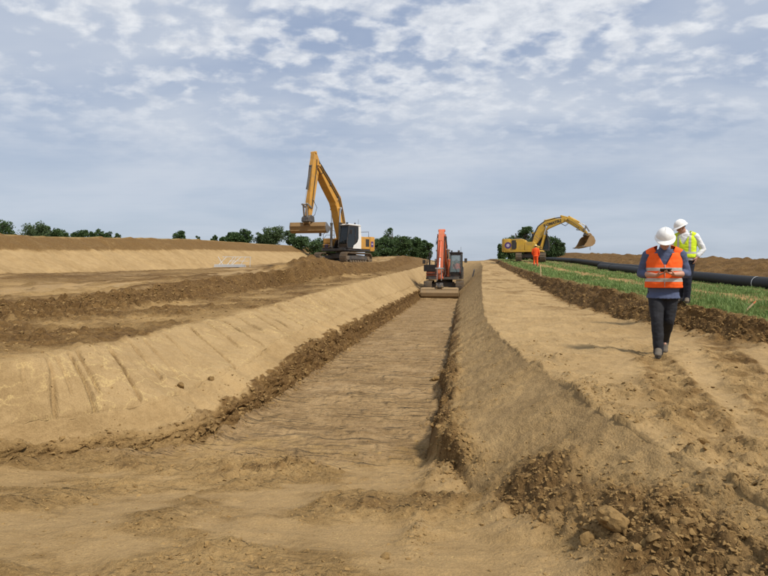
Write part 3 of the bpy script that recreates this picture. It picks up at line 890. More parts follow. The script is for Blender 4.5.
track_pale = np.exp(-((gx - 2.7 - .3 * n_big) / .85) ** 2)
grassm = np.clip(sstep(.05, .35, gx) * sstep(8.2, 7.6, gx) * (1 - track_pale) * np.clip(grassz + fieldz, 0, 1) * sstep(150, 90, Y), 0, 1)
far_green = zone('far_left', 'bank_top') + zone('heap_back', 'far_right') + sstep(95, 120, Y) * (1 - bank)
grassm = np.clip(grassm + far_green * .9, 0, 1)
scrapem = np.clip(wallL * sstep(4.3, 4.9, Y) * sstep(40, 20, Y), 0, 1)

Z += near * n_fine * .003


def blur(m, n):
    m = m.copy()
    for _ in range(n):
        m[:, 1:-1] = .25 * m[:, :-2] + .5 * m[:, 1:-1] + .25 * m[:, 2:]
    return m


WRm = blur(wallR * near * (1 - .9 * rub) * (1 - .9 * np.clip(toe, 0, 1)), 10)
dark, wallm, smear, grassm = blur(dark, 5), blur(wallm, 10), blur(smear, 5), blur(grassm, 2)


def ground_z(x, y):
    j = int(np.clip(np.searchsorted(rows, y) - 1, 0, NR - 2))
    f = (y - rows[j]) / (rows[j + 1] - rows[j])
    a = np.interp(x, X[j], Z[j])
    b = np.interp(x, X[j + 1], Z[j + 1])
    return float(a + f * (b - a))


def build_ground():
    me = bpy.data.meshes.new('ground')
    nv = NR * NC
    co = np.stack([X, Y, Z], -1).reshape(-1, 3).astype(np.float32)
    i = np.arange((NR - 1) * NC).reshape(NR - 1, NC)[:, :-1].ravel()
    quads = np.stack([i, i + 1, i + NC + 1, i + NC], 1).astype(np.int32)
    nf = len(quads)
    me.vertices.add(nv); me.loops.add(nf * 4); me.polygons.add(nf)
    me.vertices.foreach_set('co', co.ravel())
    me.loops.foreach_set('vertex_index', quads.ravel())
    me.polygons.foreach_set('loop_start', np.arange(0, nf * 4, 4, dtype=np.int32))
    me.polygons.foreach_set('use_smooth', np.ones(nf, dtype=bool))
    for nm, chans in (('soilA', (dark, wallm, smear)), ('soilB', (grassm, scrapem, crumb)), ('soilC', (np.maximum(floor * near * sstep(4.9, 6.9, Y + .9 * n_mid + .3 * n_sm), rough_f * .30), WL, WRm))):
        at = me.attributes.new(nm, 'FLOAT_COLOR', 'POINT')
        arr = np.ones((nv, 4), np.float32)
        for k, c in enumerate(chans):
            arr[:, k] = np.clip(c, 0, 1).ravel()
        at.data.foreach_set('color', arr.ravel())
    me.update()
    me.materials.append(MATS['soil'])
    o = link(bpy.data.objects.new('ground', me))
    tag(o, kind='structure')
    o['label'] = 'ochre loam ground with a long cut trench, benches and banks'
    return o


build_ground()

# ------------------------------------------------------------------ loose clods
def clod_protos(sub, n, seed):
    rs = np.random.RandomState(seed)
    out = []
    for k in range(n):
        bm = bmesh.new()
        for _ in range(9 if sub == 1 else 20):
            d = rs.randn(3); d /= np.linalg.norm(d)
            bm.verts.new(d * (.75 + .35 * rs.rand()))
        res = bmesh.ops.convex_hull(bm, input=bm.verts[:])
        bmesh.ops.delete(bm, geom=[v for v in bm.verts if not v.link_faces], context='VERTS')
        bmesh.ops.triangulate(bm, faces=bm.faces[:])
        bm.verts.index_update()
        vs = np.array([v.co[:] for v in bm.verts])
        fs = np.array([[v.index for v in f.verts] for f in bm.faces])
        bm.free()
        out.append((vs, fs))
    return out


def build_clods(name, label, n, sub, size_lo, size_hi, weight, seed, grow, power=2.2, flat=1.0):
    rs = np.random.RandomState(seed)
    protos = clod_protos(sub, 14, seed)
    w = weight.copy()
    w[:, -1] = 0; w[-1, :] = 0
    p = w.ravel() / w.sum()
    idx = rs.choice(NR * NC, size=n, p=p)
    j, i = idx // NC, idx % NC
    fj, fi = rs.rand(n), rs.rand(n)
    def lerp(A):
        a = A[j, i] * (1 - fi) + A[j, np.minimum(i + 1, NC - 1)] * fi
        b = A[np.minimum(j + 1, NR - 1), i] * (1 - fi) + A[np.minimum(j + 1, NR - 1), np.minimum(i + 1, NC - 1)] * fi
        return a * (1 - fj) + b * fj
    x, y, z, dk = lerp(X), lerp(Y), lerp(Z), lerp(np.clip(dark, 0, 1))
    size = size_lo * (size_hi / size_lo) ** (rs.rand(n) ** power)
    size = size * (1 + grow * np.clip(y - 4, 0, 30) / 8)
    V, F, D = [], [], []
    base = 0
    for k in range(n):
        vs, fs = protos[k % len(protos)]
        Rm = np.array(Quaternion(tuple(float(t) for t in rs.randn(4))).normalized().to_matrix())
        sc3 = size[k] * np.array([1, .6 + .5 * rs.rand(), .45 + .45 * rs.rand()])
        w_ = (vs * sc3) @ Rm.T
        w_[:, 2] *= .75 * flat
        w_ += np.array([x[k], y[k], z[k] + size[k] * (.15 - .35 * rs.rand())])
        V.append(w_); F.append(fs + base); base += len(vs)
        D.append(np.full(len(vs), dk[k]))
    V = np.concatenate(V).astype(np.float32); F = np.concatenate(F).astype(np.int32); D = np.concatenate(D)
    me = bpy.data.meshes.new(name)
    nf = len(F)
    me.vertices.add(len(V)); me.loops.add(nf * 3); me.polygons.add(nf)
    me.vertices.foreach_set('co', V.ravel())
    me.loops.foreach_set('vertex_index', F.ravel())
    me.polygons.foreach_set('loop_start', np.arange(0, nf * 3, 3, dtype=np.int32))
    me.polygons.foreach_set('use_smooth', np.zeros(nf, dtype=bool))
    at = me.attributes.new('soilA', 'FLOAT_COLOR', 'POINT')
    arr = np.ones((len(V), 4), np.float32)
    arr[:, 0] = D
    at.data.foreach_set('color', arr.ravel())
    me.update()
    me.materials.append(MATS['clod'])
    o = link(bpy.data.objects.new(name, me))
    tag(o, label, 'soil crumbs', kind='stuff')
    return o


area_w = np.abs(np.gradient(X, axis=1)) * np.abs(np.gradient(Y, axis=0)) / np.clip(Y, 2, 40) ** 1.7
vis = near * sstep(70, 30, Y) * sstep(1.5, 2.2, Y) * ((X / np.maximum(Y, 1)) > -1.0) * ((X / np.maximum(Y, 1)) < .75)
wgt_rub = np.clip(rub + toe * .7 + edge_rub * .5 + pl_rub * .4 + trk * .10 + hp * .5, 0, 1.2) ** 1.5 * vis * sstep(14, 7, Y)
build_clods('soil_clods', 'loose brown clods heaped at the foot of the right trench wall', 13000, 1, .005, .030, wgt_rub, 3, .30, 2.4)
build_clods('soil_lumps', 'larger angular lumps mixed into the heap at the right trench toe', 300, 2, .018, .045, wgt_rub * rub, 4, .1, 2.2)
wgt_all = (crumb ** 1.5 + rough_f * .5 + .02 * plat + .02 * bench) * vis * (1 - .75 * wallL)
build_clods('soil_crumbs', 'small ochre soil crumbs strewn over trench edges and benches', 12000, 1, .005, .030, wgt_all * sstep(30, 10, Y) * area_w, 5, .45, 3.0)
wgt_f = (rough_f * (.25 + sstep(-.1, .4, n_mid)) + hp * 2 + fo * .12 + pl_rub * .8 + trk * .5) * vis * area_w
build_clods('ground_crumbs', 'fine crumbs and chips scattered over the open ground in front', 14000, 1, .003, .022, wgt_f, 6, .25, 2.6, .5)
wgt_sc = (sc + bm_ * .35 + lg * .9 + np.clip(mound, 0, 1) * .5 + lipm * .8) * vis * sstep(4.5, 6, Y)
build_clods('spoil_clods', 'dark spoil clods along the low scarp and the turf ledge', 11000, 1, .009, .055, wgt_sc, 9, .30, 2.4)

# ------------------------------------------------------------------ excavators
def arc(cx, cz, r, a0, a1, n):
    return [(cx + r * math.cos(R(a0 + (a1 - a0) * i / n)), cz + r * math.sin(R(a0 + (a1 - a0) * i / n))) for i in range(n + 1)]


def track_path(n, L=1.72, r=.40, zc=.47):
    """n evenly spaced points (x, z, angle) round a crawler belt"""
    straight = 2 * L
    per = 2 * straight + 2 * math.pi * r
    out = []
    for k in range(n):
        s = per * k / n
        if s < straight:
            out.append((-L + s, zc + r - .02 * math.sin(math.pi * s / straight), 0.0))
        elif s < straight + math.pi * r:
            a = (s - straight) / r
            out.append((L + r * math.sin(a), zc + r * math.cos(a), -a))
        elif s < 2 * straight + math.pi * r:
            q = s - straight - math.pi * r
            out.append((L - q, zc - r, math.pi))
        else:
            a = (s - 2 * straight - math.pi * r) / r
            out.append((-L - r * math.sin(a), zc - r * math.cos(a), math.pi - a))
    return out


def cylinder_part(root, M, p0, p1, y, r, ext=.5, paint_='dark_grey_paint', name='hydraulic_cylinder'):
    """barrel with a bright rod as its sub-part; p0, p1 in the boom plane (x, z)"""
    a = Vector((p0[0], y, p0[1])); b = Vector((p1[0], y, p1[1]))
    m = a.lerp(b, ext)
    mb = MB(M)
    mb.cyl(a, m, r, n=12)
    mb.cyl(m - (b - a).normalized() * .08, m + (b - a).normalized() * .04, r * 1.15, n=12)
    mb.cyl(a + Vector((0, -r * 1.2, 0)), a + Vector((0, r * 1.2, 0)), r * 1.1, n=10)
    o = mb.build(name, paint_, root, smooth=True)
    rb = MB(M)
    rb.cyl(m, b, r * .58, n=10)
    rb.cyl(b + Vector((0, -r * 1.1, 0)), b + Vector((0, r * 1.1, 0)), r * .95, n=10)
    rb.build('rod', 'chrome', o, smooth=True)
    return o


def logo_plate(parent, M, quad, mat, name='emblem'):
    mb = MB(M)
    mb.add(quad, [(0, 1, 2, 3)])
    return mb.build(name, mat, parent)


def make_bucket(root, M, hinge, ang, width, mat, yaw=0.0, scale=1.0, tilt=0.0, plate=None):
    """wide ditching bucket hanging below the hinge; ang turns it in the boom plane"""
    T = Matrix.Translation(Vector((hinge[0], 0, hinge[1]))) @ Matrix.Rotation(yaw, 4, 'Z') @ Matrix.Rotation(tilt, 4, 'X') @ Matrix.Rotation(-ang, 4, 'Y') @ Matrix.Scale(scale, 4)
    # outline in (x, z): x towards the opening
    outer = [(-.02, 0.0), (-.30, -.10), (-.46, -.34), (-.44, -.62), (-.26, -.84), (.10, -.98), (.52, -1.04)]
    inner = [(.03, -.05), (-.24, -.15), (-.39, -.36), (-.37, -.60), (-.22, -.79), (.12, -.93), (.52, -1.015)]
    h = width / 2 / scale
    mb = MB(M @ T)
    mb.quadstrip(outer, inner, -h, h)
    o = mb.build('bucket', mat, root, bevel=.006)
    side = outer + [(.30, -.70), (.12, -.18)]
    for s in (-1, 1):
        sb = MB(M @ T)
        sb.prism(side, s * h - .02, s * h + .02)
        sb.build('side_plate', plate or mat, o)
    eb = MB(M @ T)
    eb.prism([(.42, -1.05), (.66, -1.07), (.66, -1.045), (.42, -.995)], -h - .03, h + .03)
    eb.build('cutting_edge', 'steel', o)
    wb = MB(M @ T)
    wb.quadstrip([(-.06, .035), (-.33, -.08)], [(-.02, .0), (-.30, -.10)], -h * .96, h * .96)
    wb.quadstrip([(-.50, -.34), (-.48, -.62)], [(-.455, -.34), (-.435, -.62)], -h * .98, h * .98)
    wb.build('wear_strip', mat, o)
    lb = MB(M @ T)
    for s in (-1, 1):
        lb.prism([(-.30, -.12), (-.34, .16), (-.20, .24), (.02, .20), (.12, -.02), (.0, -.03)], s * .21 - .03, s * .21 + .03)
    lb.cyl((-.22, -.28, .14), (-.22, .28, .14), .045)
    lb.cyl((.03, -.28, .10), (.03, .28, .10), .045)
    lb.build('bucket_ear', mat, o, bevel=.004)
    return o


def excavator(name, label, loc, house_yaw, under_yaw, P):
    root = empty(name, loc, 0)
    tag(root, label, 'excavator')
    U = Matrix.Rotation(under_yaw, 4, 'Z') @ Matrix.Scale(P.get('scale', 1.0), 4)
    H = Matrix.Rotation(house_yaw, 4, 'Z') @ Matrix.Scale(P.get('scale', 1.0), 4)
    body, accent = P['body'], P['accent']
    # --- undercarriage
    for s in (-1, 1):
        y = 1.18 * s
        mb = MB(U)
        n = 48
        pts = track_path(n)
        for x, z, a in pts:
            T = Matrix.Translation(Vector((x, y, z))) @ Matrix.Rotation(-a, 4, 'Y')
            mb.box(-.083, .083, -.30, .30, -.012, .03, T)
            mb.box(-.07, -.045, -.30, .30, .03, .062, T)
            mb.box(-.01, .01, -.30, .30, .03, .052, T)
            mb.box(.04, .06, -.30, .30, .03, .052, T)
            mb.box(-.10, .10, -.12, -.07, -.07, -.012, T)
            mb.box(-.10, .10, .07, .12, -.07, -.012, T)
        t = mb.build('track', 'track_steel', root)
        fb = MB(U)
        fb.prism([(-1.45, .30), (1.45, .30), (1.60, .42), (1.45, .64), (.5, .70), (-.5, .70), (-1.45, .64), (-1.60, .42)], y - .16, y + .16)
        fb.box(-1.2, 1.2, y + s * .16, y + s * .20, .36, .52)
        fb.build('track_frame', P.get('frame', 'dark_grey_paint'), t, bevel=.02)
        for nm, x, r in (('sprocket', -1.72, .33), ('idler', 1.72, .33)):
            sb = MB(U)
            sb.cyl((x, y - .07, .47), (x, y + .07, .47), r, n=20)
            sb.cyl((x, y - .20, .47), (x, y + .20, .47), r * .5, n=14)
            for k in range(6):
                a = k * math.pi / 3
                sb.cyl((x + .22 * math.cos(a), y + s * .05, .47 + .22 * math.sin(a)), (x + .22 * math.cos(a), y + s * .10, .47 + .22 * math.sin(a)), .03, n=6)
            sb.build(nm, 'track_steel', t, smooth=True)
        for k in range(7):
            rb = MB(U)
            x = -1.2 + .4 * k
            rb.cyl((x, y - .2, .20), (x, y + .2, .20), .10, n=12)
            rb.build('roller', 'track_steel', t, smooth=True)
    ub = MB(U)
    ub.box(-.75, .75, -.75, .75, .45, .82)
    for sx in (-1, 1):
        for sy in (-1, 1):
            ub.prism_z([(sx * .5, sy * .3), (sx * 1.15, sy * 1.05), (sx * .75, sy * 1.1), (sx * .2, sy * .6)], .42, .72)
    ub.build('undercarriage', P.get('frame', 'dark_grey_paint'), root, bevel=.02)
    sr = MB(U)
    sr.cyl((0, 0, .80), (0, 0, 1.03), .62, n=28)
    sr.build('slew_ring', 'black_paint', root, smooth=True)
    # --- house
    pb = MB(H)
    pb.prism_z([(-2.5, -1.32), (1.15, -1.32), (1.35, -1.1), (1.35, 1.1), (1.15, 1.32), (-2.5, 1.32)], 1.03, 1.20)
    pb.build('platform', P.get('deck', body), root, bevel=.02)
    # counterweight, rounded at the rear
    out = [(-1.85, -1.34), (-2.35, -1.34)] + [(-2.35 - .45 * math.sin(R(a)), -1.34 + .45 * (1 - math.cos(R(a)))) for a in (30, 60, 90)]
    out += [(-x_, -y_) for x_, y_ in ()]
    out += [(x_, -y_) for x_, y_ in reversed(out)]
    cb = MB(H)
    cb.prism_z(out, 1.06, P.get('cw_top', 2.25))
    cw = cb.build('counterweight', P.get('cw', body), root, bevel=.07, smooth=True, seg=2)
    ht = P.get('hood_top', 2.30)
    hb = MB(H)
    hb.prism([(-1.84, 1.205), (-.42, 1.205), (-.42, ht - .12), (-.60, ht), (-1.84, ht)], -1.31, 1.31)
    hood = hb.build('engine_hood', body, root, bevel=.035, smooth=True)
    for s in (-1, 1):
        gb = MB(H)
        gb.box(-1.72, -1.23, s * 1.312 - .004, s * 1.312 + .004, 1.42, 2.03)
        for k in range(6):
            gb.box(-1.70, -1.25, s * 1.318 - .008, s * 1.318 + .008, 1.45 + k * .10, 1.50 + k * .10)
        gb.build('vent_grille', 'black_paint', hood)
    hb2 = MB(H)
    hb2.box(-1.6, -.9, -.55, .65, ht + .003, ht + .16)
    hb2.build('hood_cover', P.get('cover', body), hood, bevel=.04)
    xb = MB(H)
    xb.tube([(-1.35, -.85, ht), (-1.35, -.85, ht + .45), (-1.42, -.85, ht + .62)], .065, 10)
    xb.build('exhaust', 'dark_grey_paint', hood, smooth=True)
    tb = MB(H)
    tb.prism([(-.415, 1.205), (1.02, 1.205), (1.02, 1.62), (.62, 1.66), (.60, 2.02), (-.415, 2.05)], -1.31, -.48)
    tank = tb.build('tank_box', body, root, bevel=.03, smooth=True)
    sb = MB(H)
    sb.box(1.023, 1.27, -1.29, -.62, 1.24, 1.30); sb.box(1.03, 1.26, -1.29, -.62, 1.46, 1.50)
    sb.build('step', 'black_paint', tank)
    rb = MB(H)
    for yy in (-1.26,):
        rb.tube([(1.0, yy, 1.62), (1.0, yy, 2.35), (.55, yy, 2.75), (-.40, yy, 2.75), (-.40, yy, 2.05)], .022, 6)
        rb.tube([(.98, yy, 2.0), (.62, yy, 2.36), (-.40, yy, 2.38)], .018, 6)
    rb.build('handrail', P.get('rail', 'black_paint'), root, smooth=True)
    rb = MB(H)
    rb.tube([(-1.8, -1.2, ht), (-1.8, -1.2, ht + .45), (-1.8, 1.2, ht + .45), (-1.8, 1.2, ht)], .02, 6)
    rb.build('handrail', P.get('rail', 'black_paint'), root, smooth=True)
    # boom foot housing between cab and tank
    fb = MB(H)
    for s in (-1, 1):
        fb.prism([(-.35, 1.205), (1.0, 1.205), (.62, 1.75), (.35, 2.05), (.05, 2.05), (-.2, 1.7)], s * .33 - .04, s * .33 + .04)
    fb.build('boom_bracket', 'black_paint' if P.get('dark_bracket') else body, root, bevel=.02)
    # cab
    HC = H @ Matrix.Translation((P.get('cab_dx', 0), 0, 0))
    y0, y1 = .47, 1.36
    ct = P.get('cab_top', 3.05)
    cabm = P.get('cab', body)
    fr = [(-.50, 1.205), (1.22, 1.205), (1.30, 1.55), (1.02, ct - .06), (-.42, ct - .06), (-.50, 2.1)]
    cbm = MB(HC)
    for yy in (y0, y1 - .07):
        cbm.strip([(1.25, 1.25), (1.31, 1.6), (1.03, ct - .08)], [.045, .045, .045], yy, yy + .07)      # front post
        cbm.strip([(.22, 1.25), (.20, ct - .08)], [.05, .05], yy, yy + .07)                            # centre post
        cbm.strip([(-.45, 1.25), (-.45, 2.1), (-.38, ct - .08)], [.06, .06, .05], yy, yy + .07)        # rear post
        cbm.strip([(-.5, 1.24), (1.25, 1.24)], [.05, .05], yy, yy + .07)
        cbm.strip([(-.42, ct - .1), (1.05, ct - .1)], [.05, .05], yy, yy + .07)
    cbm.box(1.22, 1.29, y0 + .071, y1 - .071, 1.20, 1.30)
    cbm.box(.99, 1.06, y0 + .071, y1 - .071, ct - .16, ct - .06)
    cbm.box(-.44, -.38, y0 + .071, y1 - .071, ct - .16, ct - .06)
    cab = cbm.build('cab', P.get('post', 'black_paint'), root, bevel=.012)
    rf = MB(HC)
    rf.prism([(-.47, ct - .05), (1.06, ct - .05), (1.12, ct), (1.0, ct + .06), (-.40, ct + .06), (-.50, ct)], y0 - .02, y1 + .02)
    rf.build('roof', P.get('roof', cabm), cab, bevel=.02)
    lp = MB(HC)
    if P.get('white_door'):
        lp.prism([(-.50, 1.21), (.16, 1.21), (.16, 1.62), (-.02, 1.75), (-.14, 2.0), (-.14, ct - .08), (-.44, ct - .08), (-.51, 2.1)], y1 + .002, y1 + .03)
        lp.prism([(.17, 1.21), (.60, 1.21), (.50, 1.45), (.17, 1.60)], y1 + .002, y1 + .028)
    else:
        lp.prism([(-.50, 1.21), (1.22, 1.21), (1.27, 1.48), (-.50, 1.72)], y1 + .002, y1 + .025)
    dr = lp.build('door_panel', cabm, cab, bevel=.008)
    hn = MB(HC)
    hn.box(.05, .09, y1 + .032, y1 + .06, 1.85, 2.0)
    hn.build('handle', 'black_paint', dr)
    rp = MB(HC)
    rp.box(-.50, -.455, y0 + .03, y1 - .03, 1.21, 2.0)
    rp.build('rear_panel', cabm, cab)
    fp = MB(HC)
    fp.quadstrip([(1.225, 1.31), (1.285, 1.56)], [(1.19, 1.31), (1.25, 1.56)], y0 + .08, y1 - .08)
    fp.build('front_panel', P.get('post', 'black_paint'), cab)
    gl = P.get('glass', 'cab_glass')
    g = MB(HC)
    g.quadstrip([(1.29, 1.60), (1.02, ct - .17)], [(1.278, 1.60), (1.008, ct - .17)], y0 + .06, y1 - .06)
    g.build('windshield', gl, cab)
    for yy in (y0 + .03, y1 - .04):
        g = MB(HC)
        g.prism([(-.40, 1.80), (.17, 1.75), (.16, ct - .15), (-.36, ct - .15)], yy, yy + .012)
        g.build('side_window', gl, cab)
        g = MB(HC)
        g.prism([(.27, 1.30), (1.20, 1.30), (1.24, 1.6), (.98, ct - .15), (.26, ct - .15)], yy, yy + .012)
        g.build('door_window', gl, cab)
    g = MB(HC)
    g.box(-.43, -.42, y0 + .08, y1 - .08, 2.0, ct - .17)
    g.build('rear_window', gl, cab)
    st = MB(HC)
    st.box(-.20, .35, .66, 1.16, 1.55, 1.70)
    st.prism([(-.20, 1.70), (-.05, 1.70), (-.16, 2.45), (-.28, 2.45)], .68, 1.14)
    st.build('driver_seat', 'black_paint', cab, bevel=.03)
    mr = MB(HC)
    mr.tube([(1.16, y1 + .02, 2.35), (1.26, y1 + .30, 2.40), (1.26, y1 + .30, 2.55)], .014, 6)
    mr.box(1.245, 1.285, y1 + .22, y1 + .42, 2.30, 2.62)
    mr.build('mirror', 'black_paint', cab, bevel=.01)
    mr = MB(H)
    mr.tube([(1.0, -1.27, 2.35), (1.12, -1.42, 2.4)], .014, 6)
    mr.box(1.10, 1.14, -1.58, -1.36, 2.22, 2.52)
    mr.build('mirror', 'black_paint', root, bevel=.01)
    for yy in (y0 + .15, y1 - .2):
        lt = MB(HC)
        lt.box(1.0, 1.12, yy - .07, yy + .07, ct + .065, ct + .17)
        lt.build('work_light', 'dark_grey_paint', cab, bevel=.01)
    wp = MB(HC)
    wp.tube([(1.30, 1.05, 1.62), (1.19, .78, 2.2)], .010, 5)
    wp.build('wiper', 'rubber', cab)
    an = MB(HC)
    an.tube([(-.3, y1 - .12, ct + .06), (-.32, y1 - .12, ct + .5)], .012, 5)
    an.cyl((-.1, y1 - .3, ct + .06), (-.1, y1 - .3, ct + .22), .06)
    an.build('beacon', P.get('beacon', 'dark_grey_paint'), cab, smooth=True)
    # --- boom, stick
    bp, bh = P['boom'], P['boom_h']
    bw = P.get('boom_w', .26)
    mb = MB(H)
    mb.strip(bp, bh, -bw, bw)
    for p in (bp[0], bp[-1]):
        mb.cyl((p[0], -bw - .06, p[1]), (p[0], bw + .06, p[1]), .11)
    boom = mb.build('boom', body, root, bevel=.02)
    for j, dy in enumerate((-.16, -.06, .06, .16)):
        hb_ = MB(H)
        top = []
        for i, p in enumerate(bp):
            d = (Vector(bp[min(i + 1, len(bp) - 1)]) - Vector(bp[max(i - 1, 0)])).normalized()
            top.append((p[0] - d.y * (bh[i] + .09 + .03 * (j % 2)), dy, p[1] + d.x * (bh[i] + .09 + .03 * (j % 2))))
        end = Vector(top[-1]); sp_ = P['stick'][0]
        q_ = P['stick'][1]
        top.append(((end.x + q_[0]) / 2 - .05, dy, (end.z + q_[1]) / 2 + .10 + .03 * j))
        top.append((q_[0], dy, q_[1]))
        # smooth the run
        fine = []
        for i in range(len(top) - 1):
            for k in range(5):
                fine.append(Vector(top[i]).lerp(Vector(top[i + 1]), k / 5))
        fine.append(Vector(top[-1]))
        for _ in range(3):
            fine = [fine[0]] + [(fine[i - 1] + fine[i] * 2 + fine[i + 1]) / 4 for i in range(1, len(fine) - 1)] + [fine[-1]]
        hb_.tube(fine, .036, 6)
        hb_.build('hose', 'rubber', boom, smooth=True)
    for i in range(1, len(bp) - 1):
        cl = MB(H)
        p = bp[i]
        d = (Vector(bp[i + 1]) - Vector(bp[i - 1])).normalized()
        cl.cyl((p[0] - d.y * bh[i], -.24, p[1] + d.x * bh[i]), (p[0] - d.y * (bh[i] + .13), -.24, p[1] + d.x * (bh[i] + .13)), .03, n=6)
        cl.box(p[0] - d.y * (bh[i] + .03) - .05, p[0] - d.y * (bh[i] + .03) + .05, -.24, .24, p[1] + d.x * (bh[i] + .03) - .03, p[1] + d.x * (bh[i] + .03) + .08)
        cl.build('hose_clamp', 'dark_grey_paint', boom)
    for sd in P.get('line_sides', (-1, 1)):
        for off in (.10, -.08):
            run = []
            for i in range(1, len(bp)):
                d = (Vector(bp[min(i + 1, len(bp) - 1)]) - Vector(bp[i - 1])).normalized()
                run.append((bp[i][0] - d.y * (off + .3 * bh[i]), sd * (bw + .045), bp[i][1] + d.x * (off + .3 * bh[i])))
            hl = MB(H)
            hl.tube(run, .030, 6)
            hl.build('hydraulic_line', 'rubber', boom, smooth=True)
        for i in range(2, len(bp) - 1):
            bk = MB(H)
            bk.box(bp[i][0] - .07, bp[i][0] + .07, sd * (bw + .04) - .05, sd * (bw + .04) + .05, bp[i][1] - .05, bp[i][1] + .26)
            bk.build('line_bracket', 'dark_grey_paint', boom, bevel=.01)
    sp, sh = P['stick'], P['stick_h']
    for sd in (-1, 1):
        hl = MB(H)
        hl.tube([(sp[1][0], sd * .23, sp[1][1]), (sp[2][0], sd * .25, sp[2][1]), (sp[3][0], sd * .25, sp[3][1]), (sp[4][0] * .5 + sp[3][0] * .5, sd * .30, sp[4][1] * .5 + sp[3][1] * .5)], .028, 6)
        hl.build('hydraulic_line', 'rubber', root, smooth=True)
    mb = MB(H)
    mb.strip(sp, sh, -.20, .20)
    for p in (sp[0], sp[-1], bp[-1]):
        mb.cyl((p[0], -.25, p[1]), (p[0], .25, p[1]), .10)
    stick = mb.build('stick', body, root, bevel=.02)
    for y in (-.42, .42):
        cylinder_part(root, H, P['boom_cyl'][0], P['boom_cyl'][1], y, .10, .62, P.get('cylpaint', body), 'boom_cylinder')
    pn = MB(H)
    pn.cyl((P['boom_cyl'][1][0], -.50, P['boom_cyl'][1][1]), (P['boom_cyl'][1][0], .50, P['boom_cyl'][1][1]), .075)
    pn.build('boom_pin', 'steel', boom, smooth=True)
    cylinder_part(root, H, P['stick_cyl'][0], P['stick_cyl'][1], 0, .10, .58, P.get('cylpaint', body), 'stick_cylinder')
    cylinder_part(root, H, P['bucket_cyl'][0], P['bucket_cyl'][1], 0, .085, .6, P.get('cylpaint', body), 'bucket_cylinder')
    lk = MB(H)
    for s in (-1, 1):
        lk.strip(P['link'][:2], [.06, .06], s * .26 - .025, s * .26 + .025)
        lk.strip(P['link'][1:], [.07, .07], s * .15 - .03, s * .15 + .03)
    lk.cyl((P['link'][1][0], -.3, P['link'][1][1]), (P['link'][1][0], .3, P['link'][1][1]), .06)
    lk.build('linkage', 'steel', root, bevel=.01)
    qc = MB(H)
    hx, hz = P['hinge']
    k_ = P.get('coupler_size', 1.0)
    qc.prism([(hx - .26 * k_, hz + .02), (hx + .24 * k_, hz + .02), (hx + .22 * k_, hz + .22 * k_), (hx + .05, hz + .36 * k_), (hx - .22 * k_, hz + .28 * k_)], -.24 * k_, .24 * k_)
    qc.cyl((hx, 0, hz + .0), (hx, 0, hz + .14), .30 * k_)
    qc.cyl((hx, -.3, hz + .06), (hx, .3, hz + .06), .07)
    qc.build('quick_coupler', P.get('coupler', 'dark_grey_paint'), root, bevel=.02)
    make_bucket(root, H, P['hinge'], P['bucket_ang'], P['bucket_w'], P['bucket_mat'], P.get('bucket_yaw', 0), P.get('bucket_scale', 1), P.get('bucket_tilt', 0), P.get('plate'))
    # drooping hoses at the stick joint
    e = bp[-1]
    for s in (-1, 1):
        dh = MB(H)
        dh.tube([(e[0] - .5, s * .27, e[1] - .05), (e[0] - .42, s * .36, e[1] - .42), (e[0] - .05, s * .38, e[1] - .62), (e[0] + .25, s * .34, e[1] - .35), (e[0] + .2, s * .24, e[1] + .05)], .022, 6)
        dh.build('loose_hose', 'rubber', root, smooth=True)
        dh = MB(H)
        a, b_ = sp[-2], sp[-1]
        dh.tube([(a[0] - .1, s * .22, a[1]), (a[0] - .35, s * .34, (a[1] * .6 + b_[1] * .4)), (b_[0] - .34, s * .36, b_[1] + .25), (b_[0] - .05, s * .25, b_[1] + .02)], .022, 6)
        dh.build('loose_hose', 'rubber', root, smooth=True)
    return dict(root=root, H=H, U=U, boom=boom, cw=cw, hood=hood, tank=tank, cab=cab, stick=stick)


# amber machine with a white cab on the spoil bench, left of the trench
EX_L = (-9.5, 44.0)
eL = excavator('excavator', 'amber excavator with white cab door on the spoil bench, arm folded high', (EX_L[0], EX_L[1], ground_z(*EX_L) - .04), R(-115), R(-108), dict(
    body='amber_paint', accent='white_paint', cab='white_paint', roof='white_paint', white_door=True, dark_bracket=True, post='black_paint', deck='black_paint',
    glass='cab_glass_dark', cw='amber_paint', beacon='dark_grey_paint', hood_top=2.2, cylpaint='dark_grey_paint',
    boom=[(.30, 1.95), (.42, 2.9), (.80, 4.2), (1.10, 5.0), (2.1, 6.05), (3.35, 7.30)], boom_h=[.18, .38, .38, .42, .37, .20], boom_w=.33,
    stick=[(3.62, 8.25), (3.52, 7.75), (3.62, 7.0), (4.05, 4.7), (4.30, 3.35)], stick_h=[.12, .30, .38, .28, .15],
    boom_cyl=((1.05, 1.35), (.98, 4.35)), stick_cyl=((1.25, 5.50), (3.50, 8.14)), bucket_cyl=((3.98, 7.2), (4.66, 4.35)),
    link=[(4.15, 4.1), (4.66, 4.35), (4.55, 3.35)], hinge=(4.32, 3.06), bucket_ang=R(48), bucket_w=2.75, bucket_mat='bucket_ochre', bucket_yaw=R(180 + 22), bucket_scale=1.05,
    coupler='dark_grey_paint', coupler_size=1.45, plate='steel'))
# second-boom joint and its adjusting ram
jb = MB(eL['H'])
jb.cyl((1.10, -.36, 5.0), (1.10, .36, 5.0), .17)
jb.prism([(.60, 4.60), (1.38, 4.50), (1.62, 5.25), (1.15, 5.55), (.76, 5.2)], -.30, .30)
jb.build('boom_joint', 'amber_paint', eL['boom'], bevel=.03)
cylinder_part(eL['root'], eL['H'], (.0, 3.0), (.66, 5.25), 0, .09, .6, 'dark_grey_paint', 'adjusting_cylinder')
